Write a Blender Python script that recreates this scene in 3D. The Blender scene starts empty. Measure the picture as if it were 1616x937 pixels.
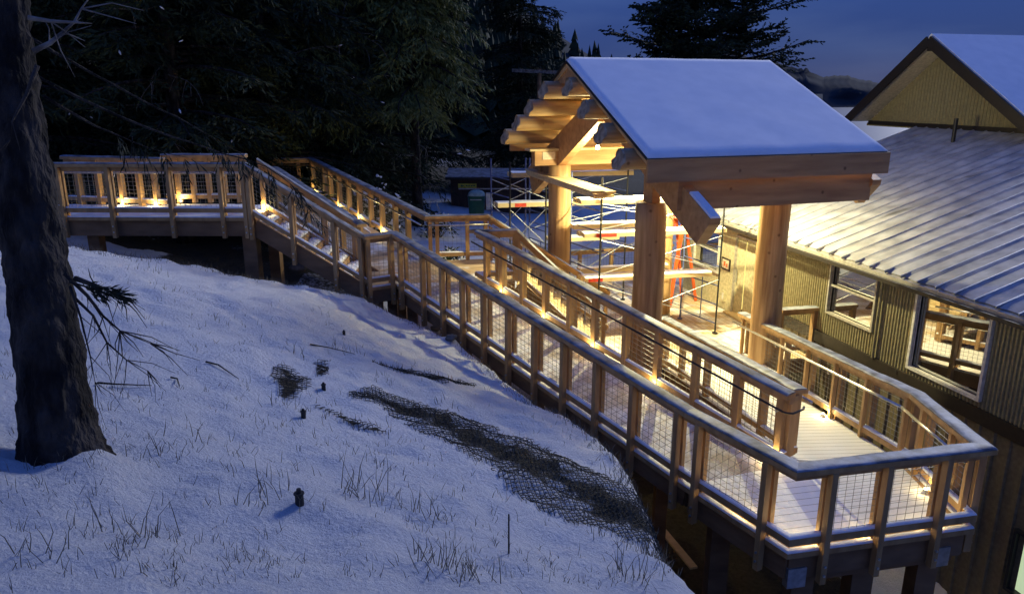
import bpy, math, random
from mathutils import Vector, Matrix, noise
R=math.radians
random.seed(7)
sc=bpy.context.scene
col=sc.collection
# ---------------------------------------------------------------- camera
PITCH=R(15.45); FPX=1169.0
cam_d=bpy.data.cameras.new('camera'); cam=bpy.data.objects.new('camera',cam_d); col.objects.link(cam)
cam.location=(0,0,0); cam.rotation_euler=(R(90)-PITCH,0,0)
cam_d.sensor_width=36; cam_d.lens=FPX/1616*36; cam_d.clip_start=.05; cam_d.clip_end=9000
sc.camera=cam
# ---------------------------------------------------------------- sky and exposure
w=bpy.data.worlds.new('World'); sc.world=w; w.use_nodes=True
wn=w.node_tree.nodes; wl=w.node_tree.links; wn.clear()
out=wn.new('ShaderNodeOutputWorld'); bg=wn.new('ShaderNodeBackground')
tc=wn.new('ShaderNodeTexCoord'); sx=wn.new('ShaderNodeSeparateXYZ'); wl.new(tc.outputs['Generated'],sx.inputs[0])
ramp=wn.new('ShaderNodeValToRGB'); wl.new(sx.outputs['Z'],ramp.inputs[0])
cr=ramp.color_ramp
cr.elements[0].position=0.0; cr.elements[0].color=(.036,.048,.120,1)
cr.elements[1].position=1.0; cr.elements[1].color=(.032,.092,.42,1)
for p,c in ((.05,(.028,.052,.165,1)),(.12,(.024,.056,.205,1)),(.35,(.026,.062,.26,1))):
    e=cr.elements.new(p); e.color=c
mp=wn.new('ShaderNodeMapping'); mp.inputs['Scale'].default_value=(1.2,1.2,5.5); wl.new(tc.outputs['Generated'],mp.inputs[0])
nz=wn.new('ShaderNodeTexNoise'); nz.inputs['Scale'].default_value=2.2; nz.inputs['Detail'].default_value=5; wl.new(mp.outputs[0],nz.inputs['Vector'])
cl=wn.new('ShaderNodeMapRange'); cl.inputs[1].default_value=.42; cl.inputs[2].default_value=.68; wl.new(nz.outputs['Fac'],cl.inputs[0])
mx=wn.new('ShaderNodeMix'); mx.data_type='RGBA'; wl.new(cl.outputs[0],mx.inputs[0])
wl.new(ramp.outputs[0],mx.inputs[6])
cm=wn.new('ShaderNodeMix'); cm.data_type='RGBA'; cm.blend_type='MULTIPLY'; cm.inputs[0].default_value=1
wl.new(ramp.outputs[0],cm.inputs[6]); cm.inputs[7].default_value=(1.75,1.5,1.2,1); wl.new(cm.outputs[2],mx.inputs[7])
sky=wn.new('ShaderNodeTexSky'); sky.sky_type='NISHITA'; sky.sun_disc=False; sky.sun_elevation=R(1.0); sky.sun_rotation=R(200)
sk=wn.new('ShaderNodeMix'); sk.data_type='RGBA'; sk.blend_type='ADD'; sk.inputs[0].default_value=.0008
wl.new(mx.outputs[2],sk.inputs[6]); wl.new(sky.outputs[0],sk.inputs[7])
wl.new(sk.outputs[2],bg.inputs[0]); bg.inputs[1].default_value=1.0; wl.new(bg.outputs[0],out.inputs[0])
# soft last light of dusk over the water, from the back right
sd=bpy.data.lights.new('sun','SUN'); sd.energy=1.25; sd.angle=R(14); sd.color=(.90,.92,1)
so=bpy.data.objects.new('sun',sd); col.objects.link(so)
so.rotation_euler=(Vector((.55,.75,.42))).to_track_quat('Z','Y').to_euler()
sc.view_settings.view_transform='Standard'; sc.view_settings.look='None'; sc.view_settings.gamma=1
sc.view_settings.exposure=0.3
sc.render.engine='CYCLES'; sc.cycles.use_denoising=True; sc.cycles.max_bounces=6; sc.cycles.use_light_tree=True
# ---------------------------------------------------------------- helpers
cP,sP=math.cos(PITCH),math.sin(PITCH)
def ray(u,v):
    x=(u-808)/FPX; y=-(v-468)/FPX
    return Vector((x,cP+y*sP,-sP+y*cP))
def at(u,v,z): r=ray(u,v); return r*(z/r.z)            # the point of that sight line at height z
def aty(u,v,Y): r=ray(u,v); return r*(Y/r.y)
def t_u(p,q,u):                                        # where along p-q a post seen at column u stands
    k=(u-808)/FPX; d0=p.y*cP-p.z*sP; d1=q.y*cP-q.z*sP
    return (k*d0-p.x)/((q.x-p.x)-k*(d1-d0))
def wm(o):
    m=Matrix.Identity(4)
    while o: m=o.matrix_basis@m; o=o.parent
    return m
def thing(name,label,cat,loc=(0,0,0),rz=0,group=None,kind=None):
    o=bpy.data.objects.new(name,None); col.objects.link(o); o.location=loc; o.rotation_euler=(0,0,rz); o.empty_display_size=.2
    tag(o,label,cat,group,kind); return o
def tag(o,label=None,cat=None,group=None,kind=None):
    if label:o['label']=label
    if cat:o['category']=cat
    if group:o['group']=group
    if kind:o['kind']=kind
    return o
class MB:
    def __init__(s): s.v=[];s.f=[];s.m=[];s.sm=[]
    def add(s,vs,fs,mi=0,smooth=False):
        b=len(s.v); s.v+= [Vector(p) for p in vs]
        for f in fs: s.f.append([b+i for i in f]); s.m.append(mi); s.sm.append(smooth)
    def box(s,c,ax,ay,az,mi=0):                         # centre and three half vectors
        c=Vector(c);ax=Vector(ax);ay=Vector(ay);az=Vector(az)
        vs=[c+i*ax+j*ay+k*az for i in(-1,1) for j in(-1,1) for k in(-1,1)]
        s.add(vs,[(0,1,3,2),(4,6,7,5),(0,4,5,1),(2,3,7,6),(0,2,6,4),(1,5,7,3)],mi)
    def abox(s,x0,x1,y0,y1,z0,z1,mi=0):
        s.box(((x0+x1)/2,(y0+y1)/2,(z0+z1)/2),((x1-x0)/2,0,0),(0,(y1-y0)/2,0),(0,0,(z1-z0)/2),mi)
    def bar(s,p,q,wd,ht,mi=0,up=(0,0,1),cap=True):
        p=Vector(p);q=Vector(q);d=q-p
        if d.length<1e-6:return
        x=d.normalized(); up=Vector(up); y=up.cross(x)
        if y.length<1e-3: y=Vector((1,0,0)).cross(x)
        y.normalize(); z=x.cross(y)
        s.box((p+q)/2,d/2,y*wd/2,z*ht/2,mi)
    def tube(s,p,q,r0,r1=None,n=8,mi=0,cap=True):
        p=Vector(p);q=Vector(q);r1=r0 if r1 is None else r1
        x=(q-p).normalized(); y=Vector((0,0,1)).cross(x)
        if y.length<1e-3:y=Vector((1,0,0))
        y.normalize();z=x.cross(y);vs=[]
        for i in range(n):
            a=2*math.pi*i/n;o=math.cos(a)*y+math.sin(a)*z; vs+=[p+o*r0,q+o*r1]
        s.add(vs,[(2*i,2*((i+1)%n),2*((i+1)%n)+1,2*i+1) for i in range(n)],mi,n>4)
        if cap: s.add(vs,[tuple(2*i for i in range(n))[::-1],tuple(2*i+1 for i in range(n))],mi)
    def path(s,pts,rs,n=8,mi=0):
        rings=[]
        for i,p in enumerate(pts):
            d=(Vector(pts[min(i+1,len(pts)-1)])-Vector(pts[max(i-1,0)])).normalized()
            y=Vector((.13,.2,1)).cross(d)
            if y.length<1e-2:y=Vector((1,0,0)).cross(d)
            y.normalize();z=d.cross(y)
            rings+=[Vector(p)+rs[i]*(math.cos(2*math.pi*k/n)*y+math.sin(2*math.pi*k/n)*z) for k in range(n)]
        fs=[]
        for i in range(len(pts)-1):
            for k in range(n): fs.append((i*n+k,i*n+(k+1)%n,(i+1)*n+(k+1)%n,(i+1)*n+k))
        fs.append(tuple(range(n))[::-1]); fs.append(tuple((len(pts)-1)*n+k for k in range(n)))
        s.add(rings,fs,mi,n>4)
    def sweep(s,path,prof,prev=None,nxt=None,mi=0,jit=0,smooth=False,closed=True):
        P=[Vector(p) for p in path];N=len(P);K=len(prof);vs=[]
        for i,p in enumerate(P):
            a=P[i-1] if i>0 else (Vector(prev) if prev is not None else None)
            b=P[i+1] if i<N-1 else (Vector(nxt) if nxt is not None else None)
            ds=[]
            for u,v in ((a,p),(p,b)):
                if u is None or v is None: continue
                d=(v-u);d.z=0
                if d.length>1e-5: ds.append(d.normalized())
            n1=Vector((-ds[0].y,ds[0].x,0));n2=Vector((-ds[-1].y,ds[-1].x,0))
            m=(n1+n2); m.normalize(); k=1/max(.35,m.dot(n1))
            for (l,h) in prof:
                j=jit*noise.noise(p*3.1+Vector((l*9,0,h*5))) if jit and h>.004 else 0
                vs.append(p+m*l*k+Vector((0,0,h+j)))
        fs=[]
        rng=K if closed else K-1
        for i in range(N-1):
            for k in range(rng): fs.append((i*K+k,(i+1)*K+k,(i+1)*K+(k+1)%K,i*K+(k+1)%K))
        s.add(vs,fs,mi,smooth)
        s.add(vs,[tuple(range(K)),tuple((N-1)*K+k for k in range(K))[::-1]],mi)
    def build(s,name,mat,parent=None,loc=None,label=None):
        me=bpy.data.meshes.new(name)
        o=bpy.data.objects.new(name,me); col.objects.link(o)
        if parent is not None:
            o.parent=parent; M=wm(parent).inverted()
        elif loc is not None:
            o.location=loc; M=Matrix.Translation(-Vector(loc))
        else: M=Matrix.Identity(4)
        me.from_pydata([M@v for v in s.v],[],s.f); me.validate(); 
        mats=mat if isinstance(mat,(list,tuple)) else [mat]
        for m in mats: me.materials.append(m)
        if len(me.polygons)==len(s.f):
            me.polygons.foreach_set('material_index',s.m); me.polygons.foreach_set('use_smooth',s.sm)
        me.update()
        if label:o['label']=label
        return o
def resample(path,step):
    o=[]
    for a,b in zip(path[:-1],path[1:]):
        a=Vector(a);b=Vector(b);n=max(1,int((b-a).length/step))
        o+=[a.lerp(b,i/n) for i in range(n)]
    return o+[Vector(path[-1])]
# ---------------------------------------------------------------- materials
def nodes(name):
    m=bpy.data.materials.new(name); m.use_nodes=True; nt=m.node_tree; b=nt.nodes['Principled BSDF']
    return m,nt.nodes,nt.links,b
def noisemat(name,c1,c2,scale=6,rough=.7,bump=.3,bscale=None,stretch=(1,1,1),detail=5,spec=.3,metal=0,lo=.35,hi=.65,bdist=.01):
    m,n,l,b=nodes(name)
    t=n.new('ShaderNodeTexCoord');mp=n.new('ShaderNodeMapping');mp.inputs['Scale'].default_value=stretch;l.new(t.outputs['Object'],mp.inputs[0])
    z=n.new('ShaderNodeTexNoise');z.inputs['Scale'].default_value=scale;z.inputs['Detail'].default_value=detail;l.new(mp.outputs[0],z.inputs['Vector'])
    r=n.new('ShaderNodeMapRange');r.inputs[1].default_value=lo;r.inputs[2].default_value=hi;l.new(z.outputs['Fac'],r.inputs[0])
    x=n.new('ShaderNodeMix');x.data_type='RGBA';x.inputs[6].default_value=(*c1,1);x.inputs[7].default_value=(*c2,1);l.new(r.outputs[0],x.inputs[0])
    l.new(x.outputs[2],b.inputs['Base Color'])
    b.inputs['Roughness'].default_value=rough;b.inputs['Specular IOR Level'].default_value=spec;b.inputs['Metallic'].default_value=metal
    if bump:
        z2=n.new('ShaderNodeTexNoise');z2.inputs['Scale'].default_value=bscale or scale*4;z2.inputs['Detail'].default_value=4;l.new(mp.outputs[0],z2.inputs['Vector'])
        bp=n.new('ShaderNodeBump');bp.inputs['Strength'].default_value=bump;bp.inputs['Distance'].default_value=bdist;l.new(z2.outputs['Fac'],bp.inputs['Height']);l.new(bp.outputs[0],b.inputs['Normal'])
    return m
def wood(name,c1,c2,stretch,rough=.6,knots=True,scale=5):
    m=noisemat(name,c1,c2,scale,rough,.35,scale*5,stretch,lo=.3,hi=.7)
    if knots:
        n=m.node_tree.nodes;l=m.node_tree.links;b=n['Principled BSDF']
        src=b.inputs['Base Color'].links[0].from_socket
        t=n.new('ShaderNodeTexCoord');v=n.new('ShaderNodeTexVoronoi');v.inputs['Scale'].default_value=2.6;l.new(t.outputs['Object'],v.inputs['Vector'])
        r=n.new('ShaderNodeMapRange');r.inputs[1].default_value=.05;r.inputs[2].default_value=.11;r.inputs[3].default_value=.75;r.inputs[4].default_value=0;l.new(v.outputs['Distance'],r.inputs[0])
        x=n.new('ShaderNodeMix');x.data_type='RGBA';l.new(r.outputs[0],x.inputs[0]);l.new(src,x.inputs[6]);x.inputs[7].default_value=(.10,.04,.015,1);l.new(x.outputs[2],b.inputs['Base Color'])
    return m
def plain(name,c,rough=.6,metal=0,spec=.4,emit=None,es=0):
    m=noisemat(name,tuple(k*.8 for k in c),tuple(min(1,k*1.15) for k in c),14,rough,.08,60,spec=spec,metal=metal)
    if emit: b=m.node_tree.nodes['Principled BSDF'];b.inputs['Emission Color'].default_value=(*emit,1);b.inputs['Emission Strength'].default_value=es
    return m
M={}
M['cedar']=wood('railing timber',(.30,.175,.075),(.50,.315,.145),(1,1,.25),.6,False,7)
M['cedar_dark']=wood('weathered rim timber',(.17,.10,.055),(.27,.165,.09),(.4,.4,1.2),.75,False,5)
M['fir']=wood('fir beam',(.34,.175,.075),(.50,.29,.13),(.25,2.2,2.2),.5,True,4)
M['log']=wood('peeled log',(.26,.14,.06),(.54,.35,.17),(3,3,.22),.5,True,4)
M['purlin']=wood('purlin log',(.26,.15,.065),(.50,.33,.16),(.25,3,3),.5,True,4)
M['endgrain']=noisemat('weathered log end',(.20,.15,.10),(.42,.34,.24),9,.8,.4)
M['plank']=wood('spruce scaffold plank',(.52,.40,.22),(.66,.53,.32),(.3,2,2),.7,False,5)
M['snow']=noisemat('snow layer',(.78,.80,.84),(.88,.89,.92),7,.75,.5,38,spec=.2,bdist=.012)
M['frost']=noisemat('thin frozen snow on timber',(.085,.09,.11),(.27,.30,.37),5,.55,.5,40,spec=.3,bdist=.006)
M['thinsnow']=noisemat('thin grey snow on metal',(.25,.25,.27),(.44,.44,.47),2.2,.7,.5,45,spec=.3,bdist=.01)
_m=M['thinsnow'];_n=_m.node_tree.nodes;_l=_m.node_tree.links;_b=_n['Principled BSDF'];_src=_b.inputs['Base Color'].links[0].from_socket
_t=_n.new('ShaderNodeTexCoord');_mp=_n.new('ShaderNodeMapping');_mp.inputs['Rotation'].default_value=(0,0,R(-15));_mp.inputs['Scale'].default_value=(.45,1.6,.5);_l.new(_t.outputs['Object'],_mp.inputs[0])
_z=_n.new('ShaderNodeTexNoise');_z.inputs['Scale'].default_value=1.5;_z.inputs['Detail'].default_value=7;_z.inputs['Roughness'].default_value=.6;_l.new(_mp.outputs[0],_z.inputs['Vector'])
_r=_n.new('ShaderNodeMapRange');_r.inputs[1].default_value=.60;_r.inputs[2].default_value=.70;_r.inputs[4].default_value=.8;_l.new(_z.outputs['Fac'],_r.inputs[0])
_x=_n.new('ShaderNodeMix');_x.data_type='RGBA';_l.new(_r.outputs[0],_x.inputs[0]);_l.new(_src,_x.inputs[6]);_x.inputs[7].default_value=(.09,.085,.075,1);_l.new(_x.outputs[2],_b.inputs['Base Color'])
M['roofsnow']=noisemat('smooth roof snow',(.80,.82,.86),(.87,.88,.91),3,.8,.25,60,spec=.15,bdist=.006)
M['steel']=plain('galvanised steel',(.45,.47,.50),.4,.8)
M['pipe']=plain('brushed handrail steel',(.55,.55,.55),.28,1)
M['wire']=plain('mesh wire',(.26,.25,.23),.5,.6)
M['black']=plain('black metal',(.025,.025,.028),.5,.3)
M['blue']=plain('blue painted tube',(.10,.13,.30),.5,.3)
M['rubber']=plain('black plastic',(.018,.018,.02),.5)
M['orange']=plain('orange fibreglass',(.75,.13,.03),.45)
M['red']=plain('red stencil paint',(.55,.05,.03),.6)
M['yellow']=plain('yellow sign',(.62,.60,.08),.5)
M['white']=plain('white trim',(.62,.60,.55),.5)
M['greyframe']=plain('window frame aluminium',(.40,.38,.34),.4,.3)
M['green']=plain('green plastic',(.02,.11,.06),.4)
M['lidgreen']=plain('snow dusted lid',(.35,.48,.42),.6)
M['darktrim']=plain('dark brown fascia',(.024,.019,.016),.5)
M['soffit']=plain('pale soffit',(.50,.44,.33),.7)
M['panel']=plain('tan wall panel',(.50,.45,.29),.6)
M['siding']=plain('olive corrugated steel',(.25,.22,.125),.45,.15)
M['oldsiding']=plain('olive gable steel',(.17,.145,.075),.5,.1)
M['batten']=plain('board and batten siding',(.16,.13,.075),.65)
M['paper']=plain('sign paper',(.65,.55,.42),.6)
M['shed']=wood('dark shed boards',(.045,.03,.022),(.09,.06,.04),(6,6,.3),.85,False,4)
M['bark']=noisemat('conifer bark',(.007,.006,.006),(.05,.043,.04),7,.95,1.0,18,(1,1,.4),bdist=.07,lo=.42,hi=.62)
M['deadwood']=noisemat('grey dead wood',(.08,.07,.065),(.26,.24,.22),9,.9,.4)
M['needle']=noisemat('conifer needles',(.012,.021,.010),(.034,.050,.020),1.2,.8,0,lo=.3,hi=.7)
M['needle2']=noisemat('cedar foliage',(.065,.085,.025),(.16,.18,.055),1.5,.75,0,lo=.3,hi=.7)
M['leafdark']=noisemat('close branch needles',(.010,.014,.010),(.03,.04,.022),3,.8,0)
M['rock']=noisemat('rock',(.07,.065,.06),(.19,.18,.17),4,.9,.7)
M['grass']=noisemat('dry grass',(.10,.085,.06),(.26,.22,.15),8,.9,0)
M['net']=plain('black erosion net',(.012,.013,.012),.7)
M['hill']=noisemat('far wooded hill',(.012,.018,.024),(.025,.034,.042),.02,1,0)
def emis(name,c,s):
    m,n,l,b=nodes(name);b.inputs['Base Color'].default_value=(*c,1);b.inputs['Emission Color'].default_value=(*c,1);b.inputs['Emission Strength'].default_value=s;return m
M['lens']=emis('warm lamp lens',(1,.78,.42),14)
M['bulb']=emis('warm bulb',(1,.88,.62),60)
def glass(name,c,mixf=.35):
    m,n,l,b=nodes(name);b.inputs['Base Color'].default_value=(*c,1);b.inputs['Roughness'].default_value=.08;b.inputs['Specular IOR Level'].default_value=.5
    g=n.new('ShaderNodeBsdfGlossy');g.inputs['Roughness'].default_value=.015;g.inputs['Color'].default_value=(.95,.95,.95,1)
    x=n.new('ShaderNodeMixShader');x.inputs[0].default_value=mixf;o=n['Material Output']
    l.new(b.outputs[0],x.inputs[1]);l.new(g.outputs[0],x.inputs[2]);l.new(x.outputs[0],o.inputs[0]);return m
M['glass']=glass('window glass',(.01,.011,.012),.5)
M['litglass']=glass('lit door glass',(.2,.18,.1),.12); 
_b=M['litglass'].node_tree.nodes['Principled BSDF'];_b.inputs['Emission Color'].default_value=(.9,.74,.22,1);_b.inputs['Emission Strength'].default_value=1.3
M['litgreen']=emis('lit lower window',(.50,.62,.38),.75)
def deckmat(name,ang,pitch,snow,c1=(.42,.30,.17),c2=(.58,.45,.28)):
    m,n,l,b=nodes(name)
    t=n.new('ShaderNodeTexCoord');mp=n.new('ShaderNodeMapping');mp.vector_type='POINT';mp.inputs['Rotation'].default_value=(0,0,-ang);l.new(t.outputs['Object'],mp.inputs[0])
    s=n.new('ShaderNodeSeparateXYZ');l.new(mp.outputs[0],s.inputs[0])
    d=n.new('ShaderNodeMath');d.operation='DIVIDE';d.inputs[1].default_value=pitch;l.new(s.outputs['Y'],d.inputs[0])
    fr=n.new('ShaderNodeMath');fr.operation='FRACT';l.new(d.outputs[0],fr.inputs[0])
    fl=n.new('ShaderNodeMath');fl.operation='FLOOR';l.new(d.outputs[0],fl.inputs[0])
    wn_=n.new('ShaderNodeTexWhiteNoise');wn_.noise_dimensions='1D';l.new(fl.outputs[0],wn_.inputs['W'])
    x=n.new('ShaderNodeMix');x.data_type='RGBA';x.inputs[6].default_value=(*c1,1);x.inputs[7].default_value=(*c2,1);l.new(wn_.outputs['Value'],x.inputs[0])
    gp=n.new('ShaderNodeMath');gp.operation='GREATER_THAN';gp.inputs[1].default_value=.93;l.new(fr.outputs[0],gp.inputs[0])
    z=n.new('ShaderNodeTexNoise');z.inputs['Scale'].default_value=1.3;z.inputs['Detail'].default_value=7;z.inputs['Roughness'].default_value=.62;l.new(t.outputs['Object'],z.inputs['Vector'])
    r=n.new('ShaderNodeMapRange');r.inputs[1].default_value=.62-snow*.5;r.inputs[2].default_value=.80-snow*.5;l.new(z.outputs['Fac'],r.inputs[0])
    sn=n.new('ShaderNodeMix');sn.data_type='RGBA';l.new(r.outputs[0],sn.inputs[0]);l.new(x.outputs[2],sn.inputs[6]);sn.inputs[7].default_value=(.74,.74,.76,1)
    gc=n.new('ShaderNodeMath');gc.operation='MULTIPLY';gc.inputs[1].default_value=.75;l.new(gp.outputs[0],gc.inputs[0])
    g2=n.new('ShaderNodeMix');g2.data_type='RGBA';l.new(gc.outputs[0],g2.inputs[0]);l.new(sn.outputs[2],g2.inputs[6]);g2.inputs[7].default_value=(.07,.05,.035,1)
    l.new(g2.outputs[2],b.inputs['Base Color']);b.inputs['Roughness'].default_value=.7
    z3=n.new('ShaderNodeTexNoise');z3.inputs['Scale'].default_value=45;l.new(t.outputs['Object'],z3.inputs['Vector'])
    sb=n.new('ShaderNodeMath');sb.operation='SUBTRACT';l.new(z3.outputs['Fac'],sb.inputs[0]);l.new(gp.outputs[0],sb.inputs[1])
    bp=n.new('ShaderNodeBump');bp.inputs['Strength'].default_value=.5;bp.inputs['Distance'].default_value=.01;l.new(sb.outputs[0],bp.inputs['Height']);l.new(bp.outputs[0],b.inputs['Normal'])
    return m
# ---------------------------------------------------------------- main levels and plan
ZT,ZM,ZU,ZP=-1.38,-2.80,-4.05,-4.70          # heights of the cap rails
H=1.07
DP=-5.77                                      # pavilion deck
A0=Vector((-10.6,15.05,ZT)); A1=at(387,258,ZT); A2=at(575,372,ZM); A3=at(622,367,ZM)
A4=at(1090,648,ZU); A5=at(1259,737,ZU); A6=at(1553,704,ZU); A7=at(1448,621,ZU); A8=at(1171,493,ZP)
C0=at(755,364,ZM); C1=at(1249,622,ZU); CR=at(815,362,ZM)
D4=at(1051,502,ZP); 
E0=at(770,338,ZM); E1=at(675,340,ZM); E2=at(490,249,-1.95); E3=at(425,250,-1.95)
F0=at(571,354,ZM); F1=at(433,264,-1.95)
G0=at(563,351,ZM); G1=at(406,251,ZT)
# ---------------------------------------------------------------- ground
def hill(x,y):
    yy=min(y,16.0)
    return -2.12-.30*x-.20*yy
bank_px=[(20,374),(100,386),(180,394),(260,405),(330,418),(400,437),(480,455),(570,478),(640,505),(700,532),(760,572),(820,612),(890,655),(935,690),(975,735),(1000,790),(1020,850),(1060,905),(1110,950)]
bank=[]
for u,v in bank_px:
    r=ray(u,v); k=-2.12/(r.z+.30*r.x+.20*r.y); q=r*k; bank.append((q.x,q.y))
bank=[(-15,11.8),(-11,11.9)]+bank+[(2.0,1.2),(2.3,-6)]
def sdist(x,y):
    best=1e9;sg=1
    for (x0,y0),(x1,y1) in zip(bank[:-1],bank[1:]):
        dx,dy=x1-x0,y1-y0;L=dx*dx+dy*dy;t=max(0,min(1,((x-x0)*dx+(y-y0)*dy)/L))
        px,py=x0+t*dx,y0+t*dy;d=(x-px)**2+(y-py)**2
        if d<best: best=d;sg=1 if dx*(y-y0)-dy*(x-x0)>0 else -1
    return math.sqrt(best)*sg
def sm(a,b,x):
    t=max(0,min(1,(x-a)/(b-a)));return t*t*(3-2*t)
def base_ground(x,y):
    h=hill(x,y)
    s=sdist(x,y) if -16<x<14 and -8<y<24 else 50.
    back=-5.25-.13*min(x,0)
    if x<-10: back+=(-10-x)*.22
    if y>45: back-= (y-45)*.02*sm(-5,20,x)
    deep=-8.4
    low=deep+(back-deep)*max(sm(16.5,19,y),1-sm(-3.4,-.2,x))
    if x>6: low=low-(x-6)*.15
    low+=(min(low,-6.7)-low)*sm(.0,1.1,x)*(1-sm(25,28,y))
    k=sm(0,1.25,s) if s<40 else 1
    if y<-6: k=sm(2,4,x)
    z=h+(low-h)*k
    if x>9: z-=sm(9,60,x)*14
    d=math.hypot(x,y)
    if y>60: z-=sm(60,220,y)*22*sm(-60,10,x)
    # forested slope rising to the left and behind
    z+=sm(30,120,y)*sm(10,-60,x)*26+sm(-14,-60,x)*16
    return z,s,k
trunk_xy=at(104,742,-2.2)
mound=at(142,752,-2.2)
tracks=[]
for i in range(9):
    r=ray(461+(-3 if i%2 else 3),664+i*8); q=r*(-2.12/(r.z+.30*r.x+.20*r.y)); tracks.append((q.x,q.y))
def ground(x,y):
    z,s,k=base_ground(x,y)
    if -14<x<12 and -2<y<30:
        p=Vector((x,y,0))
        amp=.5+.5*(k if k<1 else 1)
        z+=.16*noise.noise(p*.45)+.065*noise.noise(p*1.5+Vector((3,1,0)))+.055*noise.noise(p*3.0)+.032*noise.noise(Vector((x*5,y*9,0)))+.013*noise.noise(p*15)
        if .02<k<1: z+=.16*k*(1-k)*4*noise.noise(p*2.3+Vector((0,9,0)))
        r=math.hypot(x-trunk_xy.x-.05,y-trunk_xy.y); z+=.15*math.exp(-(math.hypot(x-mound.x,y-mound.y)/.26)**2)
        for tx,ty in tracks:
            d=(x-tx)**2+(y-ty)**2
            if d<.004: z-=.03*(1-d/.004)
    return z
def gp(u,v):                                            # sight line meets the snow
    r=ray(u,v);t0=1.0;t=1.0
    while t<60:
        p=r*t
        if p.z<ground(p.x,p.y):
            for _ in range(12):
                m=(t0+t)/2;p=r*m
                if p.z<ground(p.x,p.y):t=m
                else:t0=m
            p=r*t; return Vector((p.x,p.y,ground(p.x,p.y)))
        t0=t;t+=.05
    return r*t
def axis(pieces):
    o=[]
    for a,b,s in pieces:
        n=max(1,round((b-a)/s)); o+=[a+(b-a)*i/n for i in range(n)]
    return o+[pieces[-1][1]]
xs=axis([(-900,-200,100),(-200,-40,16),(-40,-14,2),(-14,-8.5,.3),(-8.5,4.2,.07),(4.2,12,.4),(12,40,4),(40,200,20),(200,900,100)])
ys=axis([(-60,-4,8),(-4,2,.5),(2,11,.06),(11,19,.11),(19,34,.5),(34,80,3),(80,300,20),(300,1000,100)])
band=MB()
vs=[];bare=[]  # soil mask; also carries painted shade under the upper platform and the wood
net_px=[([(566,624),(620,640),(690,658),(760,690),(830,724),(900,765),(960,800),(1008,825)],[.10,.22,.40,.46,.46,.50,.55,.35]),
        ([(590,571),(640,585),(690,597),(745,607)],[.03,.13,.16,.05]),
        ([(449,584),(457,602),(452,626)],[.10,.19,.05]),([(506,572),(507,590)],[.07,.07]),
        ([(500,640),(560,668),(600,680)],[.02,.06,.03])]
nets=[]
for pl,wd in net_px:
    nets.append([(at_p.x,at_p.y,wd[i]) for i,at_p in enumerate([gp(u,v) for u,v in pl])])
def netmask(x,y,which=None,wk=1.0):
    best=0
    for j,nt in enumerate(nets):
        if which is not None and j!=which: continue
        for (x0,y0,w0),(x1,y1,w1) in zip(nt[:-1],nt[1:]):
            dx,dy=x1-x0,y1-y0;L=dx*dx+dy*dy;t=max(0,min(1,((x-x0)*dx+(y-y0)*dy)/L))
            d=math.hypot(x-x0-t*dx,y-y0-t*dy);wv=(w0+(w1-w0)*t)*wk
            best=max(best,1-d/wv)
    return best
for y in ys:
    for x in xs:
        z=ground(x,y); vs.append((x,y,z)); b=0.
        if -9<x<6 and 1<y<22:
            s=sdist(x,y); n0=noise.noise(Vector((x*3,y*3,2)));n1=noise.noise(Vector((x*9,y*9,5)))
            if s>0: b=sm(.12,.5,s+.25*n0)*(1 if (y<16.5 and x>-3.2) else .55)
            if s>0 and x<-3.4 and y<19: b=max(b,sm(-.1,.6,s)*(1 if x<-5.4 else .5))  # snowless ground under the upper platform, its shade painted in as well
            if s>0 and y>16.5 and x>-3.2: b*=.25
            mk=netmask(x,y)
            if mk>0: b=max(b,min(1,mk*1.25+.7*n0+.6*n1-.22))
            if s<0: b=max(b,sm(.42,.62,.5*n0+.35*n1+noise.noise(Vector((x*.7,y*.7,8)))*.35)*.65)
        if y>=19 and (x<-4.5 or y>36): b=.75+.3*noise.noise(Vector((x*.8,y*.8,1)))  # wood floor: forest shadow put into the colour as dark litter
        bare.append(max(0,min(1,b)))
nx=len(xs);fs=[(j*nx+i,j*nx+i+1,(j+1)*nx+i+1,(j+1)*nx+i) for j in range(len(ys)-1) for i in range(nx-1)]
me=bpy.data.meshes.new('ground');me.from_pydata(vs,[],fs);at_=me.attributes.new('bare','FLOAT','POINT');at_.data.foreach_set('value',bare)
me.polygons.foreach_set('use_smooth',[True]*len(fs))
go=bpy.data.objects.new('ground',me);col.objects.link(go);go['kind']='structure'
m,n,l,b=nodes('snowy ground')
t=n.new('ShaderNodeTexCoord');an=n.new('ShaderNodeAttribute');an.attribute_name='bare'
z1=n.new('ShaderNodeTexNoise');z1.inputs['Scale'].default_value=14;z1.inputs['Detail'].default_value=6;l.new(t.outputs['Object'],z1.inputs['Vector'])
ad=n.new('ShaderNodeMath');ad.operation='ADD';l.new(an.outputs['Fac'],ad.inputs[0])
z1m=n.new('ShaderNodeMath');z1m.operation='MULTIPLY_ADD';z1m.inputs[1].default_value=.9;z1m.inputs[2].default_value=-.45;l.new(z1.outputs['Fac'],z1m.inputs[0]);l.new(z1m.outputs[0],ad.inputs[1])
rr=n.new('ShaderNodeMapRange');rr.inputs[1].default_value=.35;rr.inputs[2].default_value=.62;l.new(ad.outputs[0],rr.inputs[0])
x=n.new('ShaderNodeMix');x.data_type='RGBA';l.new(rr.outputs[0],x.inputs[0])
z2=n.new('ShaderNodeTexNoise');z2.inputs['Scale'].default_value=5.5;z2.inputs['Detail'].default_value=10;z2.inputs['Roughness'].default_value=.72;l.new(t.outputs['Object'],z2.inputs['Vector'])
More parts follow.
